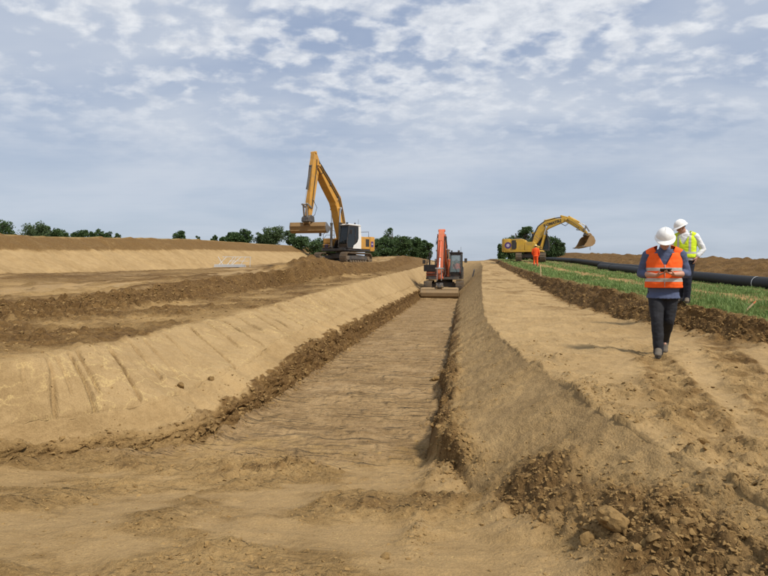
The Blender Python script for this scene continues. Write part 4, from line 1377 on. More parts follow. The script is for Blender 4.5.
# purple emblems on the side of the tail and on the tool box front
for quad in ([(-2.28, 1.352, 1.42), (-1.92, 1.352, 1.42), (-1.92, 1.352, 1.86), (-2.28, 1.352, 1.86)],):
    e = logo_plate(eL['cw'], eL['H'], quad, 'purple_print')
    logo_plate(eL['cw'], eL['H'], [(-2.21, 1.357, 1.60), (-1.99, 1.357, 1.60), (-1.99, 1.357, 1.70), (-2.21, 1.357, 1.70)], 'pale_print')
logo_plate(eL['tank'], eL['H'], [(1.024, -1.10, 1.32), (1.024, -.74, 1.32), (1.024, -.74, 1.58), (1.024, -1.10, 1.58)], 'purple_print')
logo_plate(eL['tank'], eL['H'], [(1.028, -1.02, 1.42), (1.028, -.82, 1.42), (1.028, -.82, 1.48), (1.028, -1.02, 1.48)], 'pale_print')
bx = MB(eL['H'])
bx.box(.62, 1.0, -1.30, -.50, 1.665, 2.05)
bx.build('tool_box', 'amber_paint', eL['root'], bevel=.03)

# vermilion machine at the far end of the trench
EX_M = (-1.42, 43.6)
eM = excavator('excavator', 'orange-red excavator facing down the trench with its wide bucket on the floor', (EX_M[0], EX_M[1], ground_z(*EX_M) - .03), R(-93), R(-90), dict(
    body='vermilion_paint', accent='black_paint', cab='black_paint', roof='black_paint', post='black_paint', deck='dark_grey_paint', dark_bracket=True,
    glass='cab_glass_clear', cw='dark_grey_paint', rail='black_paint', hood_top=2.0, cw_top=2.0, cylpaint='vermilion_paint', boom_w=.24,
    boom=[(.30, 1.8), (.85, 2.55), (1.40, 3.35), (2.05, 3.95), (2.80, 4.2)], boom_h=[.16, .30, .34, .28, .16],
    stick=[(2.50, 4.62), (2.80, 4.26), (3.08, 3.7), (3.62, 2.3), (4.0, 1.18)], stick_h=[.10, .24, .30, .22, .12],
    boom_cyl=((1.05, 1.3), (1.45, 3.25)), stick_cyl=((1.25, 3.70), (2.53, 4.55)), bucket_cyl=((3.30, 3.85), (4.25, 1.85)),
    link=[(3.85, 1.60), (4.25, 1.85), (4.32, 1.0)], hinge=(4.05, .50), bucket_ang=R(8), bucket_yaw=R(180), bucket_w=2.62, bucket_mat='bucket_steel', bucket_scale=.86))
# the dark boxes beside the arm and the raised walkway post
wb = MB(eM['H'])
wb.box(.2, 1.05, -1.50, -.52, 1.64, 2.15)
wb.build('tool_box', 'black_paint', eM['root'], bevel=.03)
wb = MB(eM['H'])
wb.tube([(.9, -1.05, 2.15), (.9, -1.05, 3.0)], .05, 8)
wb.cyl((.9, -1.05, 2.9), (.9, -1.05, 3.08), .09)
wb.build('intake_stack', 'black_paint', eM['root'], smooth=True)

# yellow machine on the grass, right of the trench
EX_R = (6.95, 60.0)
eR = excavator('excavator', 'yellow excavator on the grass with boom stretched right and purple round emblem', (EX_R[0], EX_R[1], ground_z(*EX_R) - .03), R(-14), R(84), dict(
    body='yellow_paint', accent='dark_grey_paint', cab='yellow_paint', roof='yellow_paint', post='dark_grey_paint', glass='cab_glass', cover='dark_grey_paint', hood_top=2.35, cw_top=2.40,
    cw='yellow_paint', cylpaint='yellow_paint', boom_w=.27,
    boom=[(.30, 1.70), (.72, 2.6), (1.15, 3.38), (1.65, 3.78), (2.55, 4.08), (3.50, 4.30)], boom_h=[.18, .36, .42, .40, .32, .17],
    stick=[(3.05, 4.66), (3.55, 4.34), (4.05, 4.08), (4.85, 3.48), (5.50, 2.90)], stick_h=[.10, .26, .30, .24, .13],
    boom_cyl=((1.05, 1.35), (1.65, 3.60)), stick_cyl=((1.45, 4.25), (3.10, 4.60)), bucket_cyl=((3.80, 4.58), (5.42, 3.62)),
    link=[(5.28, 3.10), (5.42, 3.58), (5.75, 3.05)], hinge=(5.45, 2.60), bucket_ang=R(12), bucket_w=1.5, bucket_mat='bucket_ochre', bucket_yaw=R(180 + 38), bucket_scale=1.28, bucket_tilt=R(6), cab_dx=.5, line_sides=(1,),
    coupler='dark_grey_paint'))
# round emblem and dark louvred panel on the side towards the trench
def disc(parent, M, c, r, y, mat, name='emblem'):
    mb = MB(M)
    mb.add([(c[0] + r * math.cos(2 * math.pi * k / 24), y, c[1] + r * math.sin(2 * math.pi * k / 24)) for k in range(24)], [tuple(range(24))])
    return mb.build(name, mat, parent)
disc(eR['cw'], eR['H'], (-2.10, 1.72), .34, -1.347, 'purple_print')
disc(eR['cw'], eR['H'], (-2.10, 1.72), .17, -1.352, 'pale_print')
lv = MB(eR['H'])
lv.box(-1.72, -1.30, -1.335, -1.322, 1.32, 2.25)
lv.build('louvre_panel', 'black_paint', eR['hood'])
ch = MB(eR['H'])
for k in range(14):
    ch.cyl((5.85, .05, 2.75 - k * .115), (5.85, .05, 2.75 - (k + .8) * .115), .028, n=6)
ch.build('lifting_chain', 'dark_grey_paint', eR['root'])


def lettering(parent, M, text, size, origin, xdir, mat):
    """flat letters standing in the plane spanned by xdir and the upward normal in (x, z), facing -y"""
    cu = bpy.data.curves.new('lettering', 'FONT')
    cu.body = text
    cu.size = size
    cu.extrude = 0.004
    cu.align_x = 'CENTER'
    cu.offset = 0.012
    tmp = bpy.data.objects.new('lettering', cu)
    COL.objects.link(tmp)
    bpy.context.view_layer.update()
    me = bpy.data.meshes.new_from_object(tmp.evaluated_get(bpy.context.evaluated_depsgraph_get()))
    bpy.data.objects.remove(tmp)
    d = Vector((xdir[0], 0, xdir[1])).normalized()
    up = Vector((-d.z, 0, d.x))
    B = Matrix((( d.x, up.x, 0, origin[0]), (0, 0, -1, origin[1]), (d.z, up.z, 0, origin[2]), (0, 0, 0, 1)))
    me.transform(M @ B)
    me.materials.clear()
    me.materials.append(MATS[mat])
    return link(bpy.data.objects.new('lettering', me), parent)


lettering(eR['boom'], eR['H'], 'KOMATSU', .38, (2.25, -.285, 3.86), (1.0, .30), 'black_paint')

# ------------------------------------------------------------------ pipes
def pipe(name, label, pts, r, collars, mark=None):
    P = [Vector(p) for p in pts]
    root = empty(name, P[0])
    tag(root, label, 'pipe', 'black pipes laid out along the spoil heap')
    o0 = P[0]
    n = 26
    vs, fs = [], []
    for rr in (r, r * .86):
        for p in P:
            for k in range(n):
                a = 2 * math.pi * k / n
                vs.append((p.x - o0.x + rr * math.cos(a), p.y - o0.y, p.z - o0.z + rr * math.sin(a)))
    m = len(P)
    for q in range(2):
        for i in range(m - 1):
            for k in range(n):
                a, b = (q * m + i) * n + k, (q * m + i) * n + (k + 1) % n
                fs.append((a, b, b + n, a + n))
    for i in (0, m - 1):
        for k in range(n):
            a, b = i * n + k, i * n + (k + 1) % n
            fs.append((a, b, b + m * n, a + m * n))
    mb = MB().add(vs, fs)
    mb.build('tube', 'pipe_plastic', root, smooth=True)
    for y in collars:
        z = np.interp(y, [p.y for p in P], [p.z for p in P]) if P[0].y < P[-1].y else np.interp(-y, [-p.y for p in P], [p.z for p in P])
        x = np.interp(y, sorted([p.y for p in P]), [p.x for p in sorted(P, key=lambda t: t.y)])
        c = Vector((x, y, z)) - o0
        cb = MB()
        cb.cyl(c - Vector((0, .035, 0)), c + Vector((0, .035, 0)), r + .012, n=26)
        cb.build('weld_collar', 'pipe_plastic', root, smooth=True)
    if mark is not None:
        z = np.interp(mark, [p.y for p in P], [p.z for p in P])
        x = np.interp(mark, [p.y for p in P], [p.x for p in P])
        vs, fs = [], []
        a0, a1, k = R(70), R(215), 18
        for i in range(k + 1):
            a = a0 + (a1 - a0) * i / k
            for dy in (-.022, .022):
                vs.append((x - o0.x + (r + .015) * math.cos(a), mark - o0.y + dy, z - o0.z + (r + .015) * math.sin(a)))
        fs = [(2 * i, 2 * i + 1, 2 * i + 3, 2 * i + 2) for i in range(k)]
        MB().add(vs, fs).build('chalk_ring', 'chalk_mark', root)
    return root


def pipe_pts(x, ys, r, lift=0.0):
    return [(x + .12 * math.sin(y * .13), y, ground_z(x, y) * .5 + .5 * np.interp(y, *LINES[IDX['field']][2]) + r + lift) for y in ys]


PR = .235
pipe('pipe', 'thick black plastic pipe with white chalk ring, nearest the grass', pipe_pts(10.3, [12 + 1.6 * k for k in range(21)], PR, -.06), PR, (17.0, 29.0, 40.5), 21.4)
pipe('pipe', 'long black pipe lying behind the chalk-marked one, farther uphill', pipe_pts(11.2, [37 + 2.4 * k for k in range(22)], PR, -.02), PR, (48.0, 60.0, 72.0))

# ------------------------------------------------------------------ small things
def stake(name, label, cat, base, top, w, t, mat, tip=None):
    b = Vector(base); tpt = Vector(top) - b
    root = empty(name, base)
    tag(root, label, cat)
    q = tpt.to_track_quat('Z', 'Y').to_matrix().to_4x4()
    L = tpt.length
    mb = MB(q)
    o = -.12
    mb.add([(-w, -t, o), (w, -t, o), (w, t, o), (-w, t, o), (-w * .95, -t, L * .8), (w * .95, -t, L * .8), (w * .95, t, L * .8), (-w * .95, t, L * .8)],
           [(0, 3, 2, 1), (4, 5, 6, 7), (0, 1, 5, 4), (1, 2, 6, 5), (2, 3, 7, 6), (3, 0, 4, 7)])
    mb.build('shaft', mat, root, bevel=.003)
    mb = MB(q)
    mb.add([(-w, -t, L * .8 + .001), (w, -t, L * .8 + .001), (w, t, L * .8 + .001), (-w, t, L * .8 + .001), (-w * .3, -t * .8, L), (w * .6, -t * .8, L * .97), (w * .6, t * .8, L * .97), (-w * .3, t * .8, L)],
           [(0, 3, 2, 1), (4, 5, 6, 7), (0, 1, 5, 4), (1, 2, 6, 5), (2, 3, 7, 6), (3, 0, 4, 7)])
    mb.build('tip', tip or mat, root)
    return root


sx, sy = 5.36, 11.6
stake('wooden_stake', 'pale wooden stake leaning at the edge of the grass strip', 'stake', (sx, sy, ground_z(sx, sy)), (sx + .19, sy - .02, ground_z(sx, sy) + .22), .021, .012, 'stake_wood', 'stake_tip')
sx, sy = 3.88, 29.0
stake('wooden_stake', 'thin upright wooden stake on the turf ledge below the orange-suited person', 'stake', (sx, sy, ground_z(sx, sy)), (sx - .02, sy, ground_z(sx, sy) + .52), .028, .022, 'stake_wood')
sx, sy = .78, 46.5
stake('marker_post', 'short dark post leaning on the trench edge beside the orange-red excavator', 'post', (sx, sy, ground_z(sx, sy)), (sx + .14, sy, ground_z(sx, sy) + .62), .07, .05, 'dark_post')

# galvanised railing frames lying folded on the terrace
fx0, fy0 = -18.5, 42.8
fr = empty('railing_frame', (fx0, fy0, ground_z(fx0, fy0)), R(6))
tag(fr, 'galvanised lattice railing frames lying on the terrace below the far bank', 'railing')
for k in range(3):
    mb = MB()
    z = .08 + .075 * k
    for yy in (-.35, .35):
        mb.box(-1.25 + .04 * k, 1.15 - .06 * k, yy - .03, yy + .03, z, z + .06)
    for xx in (-1.2, -.6, 0, .6, 1.1):
        mb.box(xx - .03, xx + .03, -.32, .32, z + .005, z + .055)
    mb.box(-1.24, 1.1, -.32, .32, z + .02, z + .03)
    mb.build('panel', 'galvanised', fr, bevel=.004)
for i, (xa, xb) in enumerate(((-1.05, -.45), (-.75, -1.15), (-.35, .15), (-.05, .35), (.05, .75), (.75, 1.15))):
    mb = MB()
    mb.tube([(xa, .30, .30), (xb, .42, .92)], .018, 6)
    mb.build('brace', 'galvanised', fr)
mb = MB()
mb.tube([(-.8, .42, .92), (1.55, .42, .88)], .018, 6)
mb.tube([(-.2, .36, .58), (1.35, .36, .56)], .014, 6)
mb.tube([(1.5, .42, .88), (1.45, .36, .05)], .018, 6)
mb.build('top_rail', 'galvanised', fr)

# single clods large enough to stand out
def big_clod(label, x, y, size, seed, squash=.7, name='soil_clod', dk=.3, sink=.22, group=None):
    bm = bmesh.new()
    bmesh.ops.create_icosphere(bm, subdivisions=4, radius=1.0)
    rs = np.random.RandomState(seed)
    off = Vector(rs.rand(3) * 40)
    for v in bm.verts:
        v.co *= 1 + .34 * mnoise.noise(v.co * .9 + off) + .24 * mnoise.noise(v.co * 2.3 + off) + .13 * mnoise.noise(v.co * 5 + off) + .06 * mnoise.noise(v.co * 11 + off)
    for _ in range(5):
        nrm = Vector(rs.randn(3)).normalized(); lim = .66 + .2 * rs.rand()
        for v in bm.verts:
            h = v.co.dot(nrm)
            if h > lim: v.co -= nrm * (h - lim) * .9
    a = rs.rand() * 6.28
    for v in bm.verts:
        v.co = Matrix.Rotation(a, 3, 'Z') @ Vector((v.co.x * size, v.co.y * size * .75, v.co.z * size * squash))
    me = bpy.data.meshes.new(name)
    bm.to_mesh(me); bm.free()
    at = me.attributes.new('soilA', 'FLOAT_COLOR', 'POINT')
    arr = np.ones((len(me.vertices), 4), np.float32); arr[:, 0] = dk
    at.data.foreach_set('color', arr.ravel())
    me.polygons.foreach_set('use_smooth', [True] * len(me.polygons))
    me.set_sharp_from_angle(angle=R(32))
    me.materials.append(MATS['clod'])
    o = link(bpy.data.objects.new(name, me))
    o.location = (x, y, ground_z(x, y) + size * squash * (.62 - sink))
    tag(o, label, 'clod', group)
    return o


big_clod('biggest clod of packed soil, at the lower right foot of the trench wall', .83, 3.22, .095, 3, .72, dk=.45)
big_clod('upright narrow clod just left of the biggest clod', 0.70, 3.22, .040, 4, 1.1, dk=.6)
big_clod('lone lump lying on the right edge of the scraped trench floor', -.52, 10.6, .11, 5, .55, dk=.6)
big_clod('dark lump on the left trench wall above the crumbling lip, left of a pair', -3.72, 6.95, .052, 6, .8, dk=.75)
big_clod('dark lump on the left trench wall above the crumbling lip, right of a pair', -3.62, 7.65, .048, 7, .8, dk=.75)
big_clod('flat clod on the left bench nearest the photo edge', -5.6, 7.4, .085, 8, .5, dk=.4)
big_clod('clod sitting on the brink of the right platform beside the crawler marks', 1.75, 4.35, .040, 9, .8, dk=.3)
big_clod('small dark clod alone on the smeared clay near the bottom edge', -.42, 3.05, .028, 10, .8, dk=.6)

# ------------------------------------------------------------------ people
def v_(*a): return Vector(a)


class Blob:
    """overlapping rounded solids fused by a voxel remesh into one continuous skin"""
    def __init__(self):
        self.bm = bmesh.new()

    def ell(self, c, r, M=None, sub=3):
        T = Matrix.Translation(Vector(c)) @ (M.to_4x4() if M is not None else Matrix.Identity(4)) @ Matrix.Diagonal((r[0], r[1], r[2], 1))
        bmesh.ops.create_icosphere(self.bm, subdivisions=sub, radius=1.0, matrix=T)
        return self

    def limb(self, p0, r0, p1, r1, n=14):
        p0, p1 = Vector(p0), Vector(p1)
        q = (p1 - p0).to_track_quat('Z', 'Y').to_matrix().to_4x4()
        L = (p1 - p0).length
        T = Matrix.Translation((p0 + p1) / 2) @ q
        bmesh.ops.create_cone(self.bm, cap_ends=True, segments=n, radius1=r0, radius2=r1, depth=L, matrix=T)
        for p, r in ((p0, r0), (p1, r1)):
            bmesh.ops.create_icosphere(self.bm, subdivisions=2, radius=r, matrix=Matrix.Translation(p))
        return self

    def chain(self, pts):
        for (p0, r0), (p1, r1) in zip(pts[:-1], pts[1:]):
            self.limb(p0, r0, p1, r1)
        return self

    def loft(self, rings, n=28, pw=2.4):
        """rings: (x, y, z, rx, ry) from bottom to top, super-elliptic sections"""
        vs = []
        for (x, y, z, rx, ry) in rings:
            for k in range(n):
                a = 2 * math.pi * k / n
                c, s = math.cos(a), math.sin(a)
                vs.append(self.bm.verts.new((x + rx * math.copysign(abs(c) ** (2 / pw), c), y + ry * math.copysign(abs(s) ** (2 / pw), s), z)))
        for i in range(len(rings) - 1):
            for k in range(n):
                self.bm.faces.new((vs[i * n + k], vs[i * n + (k + 1) % n], vs[(i + 1) * n + (k + 1) % n], vs[(i + 1) * n + k]))
        self.bm.faces.new(vs[:n][::-1])
        self.bm.faces.new(vs[-n:])
        return self

    def make(self, voxel, smooth=4, wrinkle=0.0, wscale=7.0, seed=0):
        me = bpy.data.meshes.new('tmp')
        self.bm.to_mesh(me)
        self.bm.free()
        o = bpy.data.objects.new('tmp', me)
        COL.objects.link(o)
        m = o.modifiers.new('r', 'REMESH'); m.mode = 'VOXEL'; m.voxel_size = voxel
        if smooth:
            s = o.modifiers.new('s', 'SMOOTH'); s.factor = .5; s.iterations = smooth
        bpy.context.view_layer.update()
        res = bpy.data.meshes.new_from_object(o.evaluated_get(bpy.context.evaluated_depsgraph_get()))
        bpy.data.objects.remove(o)
        bpy.data.meshes.remove(me)
        if wrinkle:
            off = Vector((seed * 3.1, seed * 1.7, 0))
            for v, nrm in zip(res.vertices, [n.vector.copy() for n in res.vertex_normals]):
                c = v.co
                w = mnoise.noise(Vector((c.x * wscale, c.y * wscale, c.z * wscale * 1.9)) + off) + .5 * mnoise.noise(Vector((c.x * wscale * 2.3, c.y * wscale * 2.3, c.z * wscale * 4)) + off)
                v.co = c + nrm * w * wrinkle
        return res


def place(me, name, mat, parent, smooth=True):
    me.name = name
    me.materials.clear()
    me.materials.append(MATS[mat])
    if smooth: me.polygons.foreach_set('use_smooth', [True] * len(me.polygons))
    return link(bpy.data.objects.new(name, me), parent)


def cut(me, keep_planes=(), drop=None):
    """clip a mesh by planes (point, normal: the positive side goes) and drop faces by a test"""
    bm = bmesh.new(); bm.from_mesh(me)
    for co, no in keep_planes:
        bmesh.ops.bisect_plane(bm, geom=bm.verts[:] + bm.edges[:] + bm.faces[:], plane_co=co, plane_no=no, clear_outer=True)
    if drop is not None:
        dead = [f for f in bm.faces if drop(f.calc_center_median())]
        bmesh.ops.delete(bm, geom=dead, context='FACES')
    bm.to_mesh(me); bm.free()
    return me


def band(src, z0, z1, off, extra=None):
    """a strip of the cloth surface between two heights, lifted off it"""
    bm = bmesh.new(); bm.from_mesh(src)
    for z, s in ((z0, -1), (z1, 1)):
        bmesh.ops.bisect_plane(bm, geom=bm.verts[:] + bm.edges[:] + bm.faces[:], plane_co=(0, 0, z), plane_no=(0, 0, s), clear_outer=True)
    if extra:
        for co, no in extra:
            bmesh.ops.bisect_plane(bm, geom=bm.verts[:] + bm.edges[:] + bm.faces[:], plane_co=co, plane_no=no, clear_outer=True)
    bm.normal_update()
    for v in bm.verts: v.co += v.normal * off
    me = bpy.data.meshes.new('band')
    bm.to_mesh(me); bm.free()
    return me


def head_parts(bl, c, M):
    """skull, jaw, nose, lips, brow, ears around head centre c, turned by M (3x3); face looks along local -y"""
    T = lambda p: Vector(c) + M @ Vector(p)
    bl.ell(T((0, .012, .035)), (.076, .096, .092), M)
    bl.ell(T((0, -.022, -.045)), (.060, .068, .075), M)
    bl.ell(T((0, -.052, -.095)), (.036, .036, .030), M)          # chin
    bl.limb(T((0, -.090, .010)), .010, T((0, -.112, -.028)), .015)   # nose
    bl.ell(T((0, -.100, -.032)), (.020, .013, .010), M)
    bl.ell(T((0, -.088, -.062)), (.026, .012, .007), M)          # lips
    bl.ell(T((0, -.086, -.074)), (.023, .012, .007), M)
    for s in (-1, 1):
        bl.ell(T((s * .033, -.080, .030)), (.026, .014, .008), M)   # brow
        bl.ell(T((s * .045, -.062, -.020)), (.024, .020, .022), M)  # cheek
        bl.ell(T((s * .080, .012, -.005)), (.012, .022, .034), M)   # ear


def helmet(root, c, M, mat):
    T = Matrix.Translation(Vector(c)) @ M.to_4x4()
    n, m = 32, 9
    vs, fs = [], []
    for i in range(m):
        t = i / (m - 1)
        a = t * math.pi / 2
        rx, ry = .118 * math.cos(a * .985), .142 * math.cos(a * .985)
        z = .045 + .135 * math.sin(a)
        for k in range(n):
            b = 2 * math.pi * k / n
            ridge = 1 + .035 * math.exp(-((math.cos(b)) / .16) ** 2) * (t > .15)
            vs.append((rx * math.cos(b), .008 + ry * math.sin(b), z * (ridge if t > .3 else 1)))
    for i in range(m - 1):
        for k in range(n):
            fs.append((i * n + k, i * n + (k + 1) % n, (i + 1) * n + (k + 1) % n, (i + 1) * n + k))
    fs.append(tuple(range((m - 1) * n, m * n)))
    mb = MB(T); mb.add(vs, fs)
    h = mb.build('helmet', mat, root, smooth=True)
    # rim and peak
    rv, rf = [], []
    for k in range(n):
        b = 2 * math.pi * k / n
        f = max(0.0, -math.sin(b)) ** 3
        for dr, dz in ((-.004, .012), (.016 + .050 * f, -.004 - .016 * f), (.016 + .050 * f, -.012 - .016 * f), (-.006, -.004)):
            rv.append(((.118 + dr) * math.cos(b), .008 + (.142 + dr) * math.sin(b), .045 + dz))
    for k in range(n):
        a, b = 4 * k, 4 * ((k + 1) % n)
        for q in range(4):
            rf.append((a + q, b + q, b + (q + 1) % 4, a + (q + 1) % 4))
    MB(T).add(rv, rf).build('brim', mat, h, smooth=True)
    return h


def hand(bl, wrist, palm_dir, palm_n, thumb_side, curl=.6, s=1.0):
    """palm and five separate fingers; palm_n is the direction the palm faces, thumb_side points to the thumb"""
    d = Vector(palm_dir).normalized()
    n = Vector(palm_n); n = (n - d * n.dot(d)).normalized()
    t = Vector(thumb_side); t = (t - d * t.dot(d) - n * t.dot(n)).normalized()
    w = Vector(wrist)
    bl.limb(w, .027 * s, w + d * .03 * s, .027 * s)
    for u in (-.030, -.010, .010, .030):
        bl.limb(w + d * .025 * s + t * u * .7 * s, .015 * s, w + d * .090 * s + t * u * s, .013 * s)
    lens = (.062, .075, .080, .070)
    for k, u in enumerate((-.033, -.011, .011, .033)):
        base = w + d * .092 * s + t * u * s
        L = lens[k] * s
        a0 = curl * .5
        p1 = base + (d * math.cos(a0) + n * math.sin(a0)) * L * .45
        a1 = curl * 1.35
        p2 = p1 + (d * math.cos(a1) + n * math.sin(a1)) * L * .33
        a2 = curl * 2.1
        p3 = p2 + (d * math.cos(a2) + n * math.sin(a2)) * L * .25
        bl.chain([(base, .0095 * s), (p1, .0090 * s), (p2, .0082 * s), (p3, .0070 * s)])
    b = w + d * .030 * s + t * .030 * s
    p1 = b + (d * .55 + t * .65 + n * .35).normalized() * .042 * s
    p2 = p1 + (d * .80 + t * .15 + n * .55).normalized() * .032 * s
    p3 = p2 + (d * .85 - t * .10 + n * .5).normalized() * .024 * s
    bl.chain([(b, .016 * s), (p1, .0115 * s), (p2, .0105 * s), (p3, .008 * s)])


def shoe(root, ankle, toe_dir, pitch, mat='shoe'):
    d = Vector(toe_dir).normalized()
    side = Vector((-d.y, d.x, 0))
    T = Matrix.Translation(Vector(ankle)) @ Matrix((( side.x, -d.x, 0, 0), (side.y, -d.y, 0, 0), (0, 0, 1, 0), (0, 0, 0, 1))) @ Matrix.Rotation(pitch, 4, 'X')
    bl = Blob()
    bl.ell((0, .02, -.035), (.045, .07, .055)).ell((0, -.08, -.055), (.050, .10, .038)).ell((0, -.155, -.062), (.046, .055, .030)).limb((0, .02, -.03), .054, (0, .025, .07), .056).limb((0, -.01, -.01), .050, (0, -.10, -.05), .044)
    me = bl.make(.008, 3)
    me.transform(T)
    o = place(me, 'shoe', mat, root)
    mb = MB(T)
    out = [(.040 * math.cos(a) * (1.1 if math.sin(a) < 0 else .95), -.07 + (.142 if math.sin(a) < 0 else .135) * math.sin(a)) for a in [2 * math.pi * k / 24 for k in range(24)]]
    mb.prism_z(out, -.105, -.078)
    mb.build('sole', 'rubber', o)
    return o


def person(loc, rz, label, J):
    """J: joints and clothes, in metres, figure looking along -y"""
    root = empty('person', loc, rz)
    root.scale = (J.get('size', 1.0),) * 3
    tag(root, label, 'person')
    hc, hM = Vector(J['head']), J['head_rot']
    fat = J.get('fat', 1.0)
    tr = J['torso']                                   # rings x, y, z, rx, ry for the bare trunk
    vox = J.get('voxel', .0072)
    # one continuous body
    bl = Blob()
    bl.loft([(x, y, z, rx, ry) for x, y, z, rx, ry in tr])
    bl.limb(J['neck'], .060, hc + hM @ Vector((0, .015, -.03)), .055)
    head_parts(bl, hc, hM)
    for s in ('L', 'R'):
        bl.chain([(J['sh' + s], .062), (J['el' + s], .046), (Vector(J['el' + s]).lerp(Vector(J['wr' + s]), .3), .046), (J['wr' + s], .028)])
        bl.chain([(J['hip' + s], .095), (J['kn' + s], .062), (Vector(J['kn' + s]).lerp(Vector(J['an' + s]), .3), .060), (J['an' + s], .034)])
        bl.limb(J['an' + s], .032, Vector(J['an' + s]) + Vector(J['toe' + s]).normalized() * .06 + Vector((0, 0, -.06)), .024)
        hd = J['hand' + s]
        hand(bl, J['wr' + s], hd[0], hd[1], hd[2], hd[3])
    body = place(bl.make(vox, 2), 'body', 'skin', root)
    # eyes
    for s in (-1, 1):
        e = Blob().ell(hc + hM @ Vector((s * .031, -.079, .012)), (.012, .012, .010), hM, 2)
        place(e.make(.003, 1), 'eye', 'eye_white', body)
    # hair shows under the helmet
    hb = Blob()
    hb.ell(hc + hM @ Vector((0, .024, .045)), (.083, .098, .092), hM)
    hm = hb.make(.010, 2)
    fwd, up = hM @ Vector((0, -1, 0)), hM @ Vector((0, 0, 1))
    cut(hm, [(hc + fwd * .045, fwd), (hc - up * .055, -up)])
    place(hm, 'hair', 'hair_dark', root)
    helmet(root, hc, hM, J['helmet'])
    # trousers
    t = Blob()
    pel = tr[0]
    t.loft([(pel[0], pel[1], pel[2] - .06, pel[3] * .97, pel[4] * .98), (pel[0], pel[1], pel[2] + .03, pel[3] + .012, pel[4] + .014), (tr[1][0], tr[1][1], tr[1][2] + .02, tr[1][3] + .010, tr[1][4] + .012)])
    for s in ('L', 'R'):
        hp_, kn_, an_ = Vector(J['hip' + s]), Vector(J['kn' + s]), Vector(J['an' + s])
        t.chain([(hp_, .112 * fat), (hp_.lerp(kn_, .5), .098 * fat), (kn_, .080), (kn_.lerp(an_, .45), .076), (an_ + (kn_ - an_).normalized() * .03, .066), (an_ + Vector((0, .008, -.050)), .066)])
    place(t.make(.011, 3, .006, 8, 1), 'trousers', J['trousers'], root)
    # shirt, with sleeves
    sb = Blob()
    hem = J.get('hem', 0.0)
    first = tr[0]
    sb.loft([(first[0], first[1], first[2] + hem, first[3] + .045, first[4] + .050)] + [(x, y, z + (.01 if i else .04), rx + .022, ry + .022) for i, (x, y, z, rx, ry) in enumerate(tr)])
    sb.limb(Vector(J['neck']) + Vector((0, .005, -.06)), .085, Vector(J['neck']) + Vector((0, 0, .025)), .070)
    for s in ('L', 'R'):
        el, wr = Vector(J['el' + s]), Vector(J['wr' + s])
        end = el.lerp(wr, J.get('sleeve', .3))
        sb.chain([(J['sh' + s], .080), (Vector(J['sh' + s]).lerp(el, .5), .068), (el, .060), (end, J.get('cuff', .062))])
    place(sb.make(.010, 2, .007, 9, 2), 'shirt', J['shirt'], root)
    # waistcoat
    if J.get('vest'):
        vb = Blob()
        z0, z1 = J['vest_z']
        zs = [z0 + (z1 - z0) * k / 8 for k in range(9)]
        rings = []
        for z in zs:
            a = [np.interp(z, [r[2] for r in tr], [r[i] for r in tr]) for i in (0, 1, 3, 4)]
            g = .046 + .012 * (z < z0 + .1)
            rings.append((a[0], a[1], z, a[2] + g, a[3] + g))
        vb.loft(rings)
        for s in ('L', 'R'):
            shp = Vector(J['sh' + s]); nk = Vector(J['neck'])
            vb.limb(shp.lerp(nk, .10) + Vector((0, 0, .012)), .072, shp.lerp(nk, .62) + Vector((0, 0, .012)), .078)
        vm = vb.make(.009, 3, .006, 8, 3)
        nx, ny, nz = J['neck']
        fz = J.get('vneck', .30)
        def drop(c):
            if c.y < ny + .03:
                return abs(c.x - nx) < .018 + .105 * max(0, (c.z - (nz - fz)) / fz) and c.z > nz - fz
            return abs(c.x - nx) < .085 and c.z > nz - .02
        cut(vm, [((0, 0, z0 + .006), (0, 0, -1))], drop)
        vo = place(vm, 'vest', J['vest'], root)
        sm = vo.modifiers.new('thickness', 'SOLIDIFY'); sm.thickness = .006; sm.offset = 0
        for (a, b) in J['bands']:
            bo = place(band(vm, a, b, .005), 'reflective_band', 'reflective', vo)
        for (xa, xb) in J.get('braces', ()):
            place(band(vm, J['bands'][-1][1] + .001, J['neck'][2] + .05, .005, [((xa, 0, 0), (-1, 0, 0)), ((xb, 0, 0), (1, 0, 0))]), 'reflective_brace', 'reflective', vo)
        if J.get('zip'):
            mb = MB()
            prev = None
            zz = [z0 + .02 + (J['neck'][2] - fz - z0 - .02) * k / 6 for k in range(7)]
            pts = []
            for z in zz:
                c = [v.co for v in vm.vertices if abs(v.co.z - z) < .02 and abs(v.co.x - nx) < .03 and v.co.y < ny]
                if c: pts.append((nx, min(q.y for q in c) - .003, z))
            if len(pts) > 1: mb.tube(pts, .006, 5); mb.build('zip', 'reflective', vo)
    for s in ('L', 'R'):
        shoe(root, J['an' + s], J['toe' + s], J.get('pitch' + s, 0.0))
    return root


RX = lambda a: Matrix.Rotation(R(a), 3, 'X')
RZ = lambda a: Matrix.Rotation(R(a), 3, 'Z')

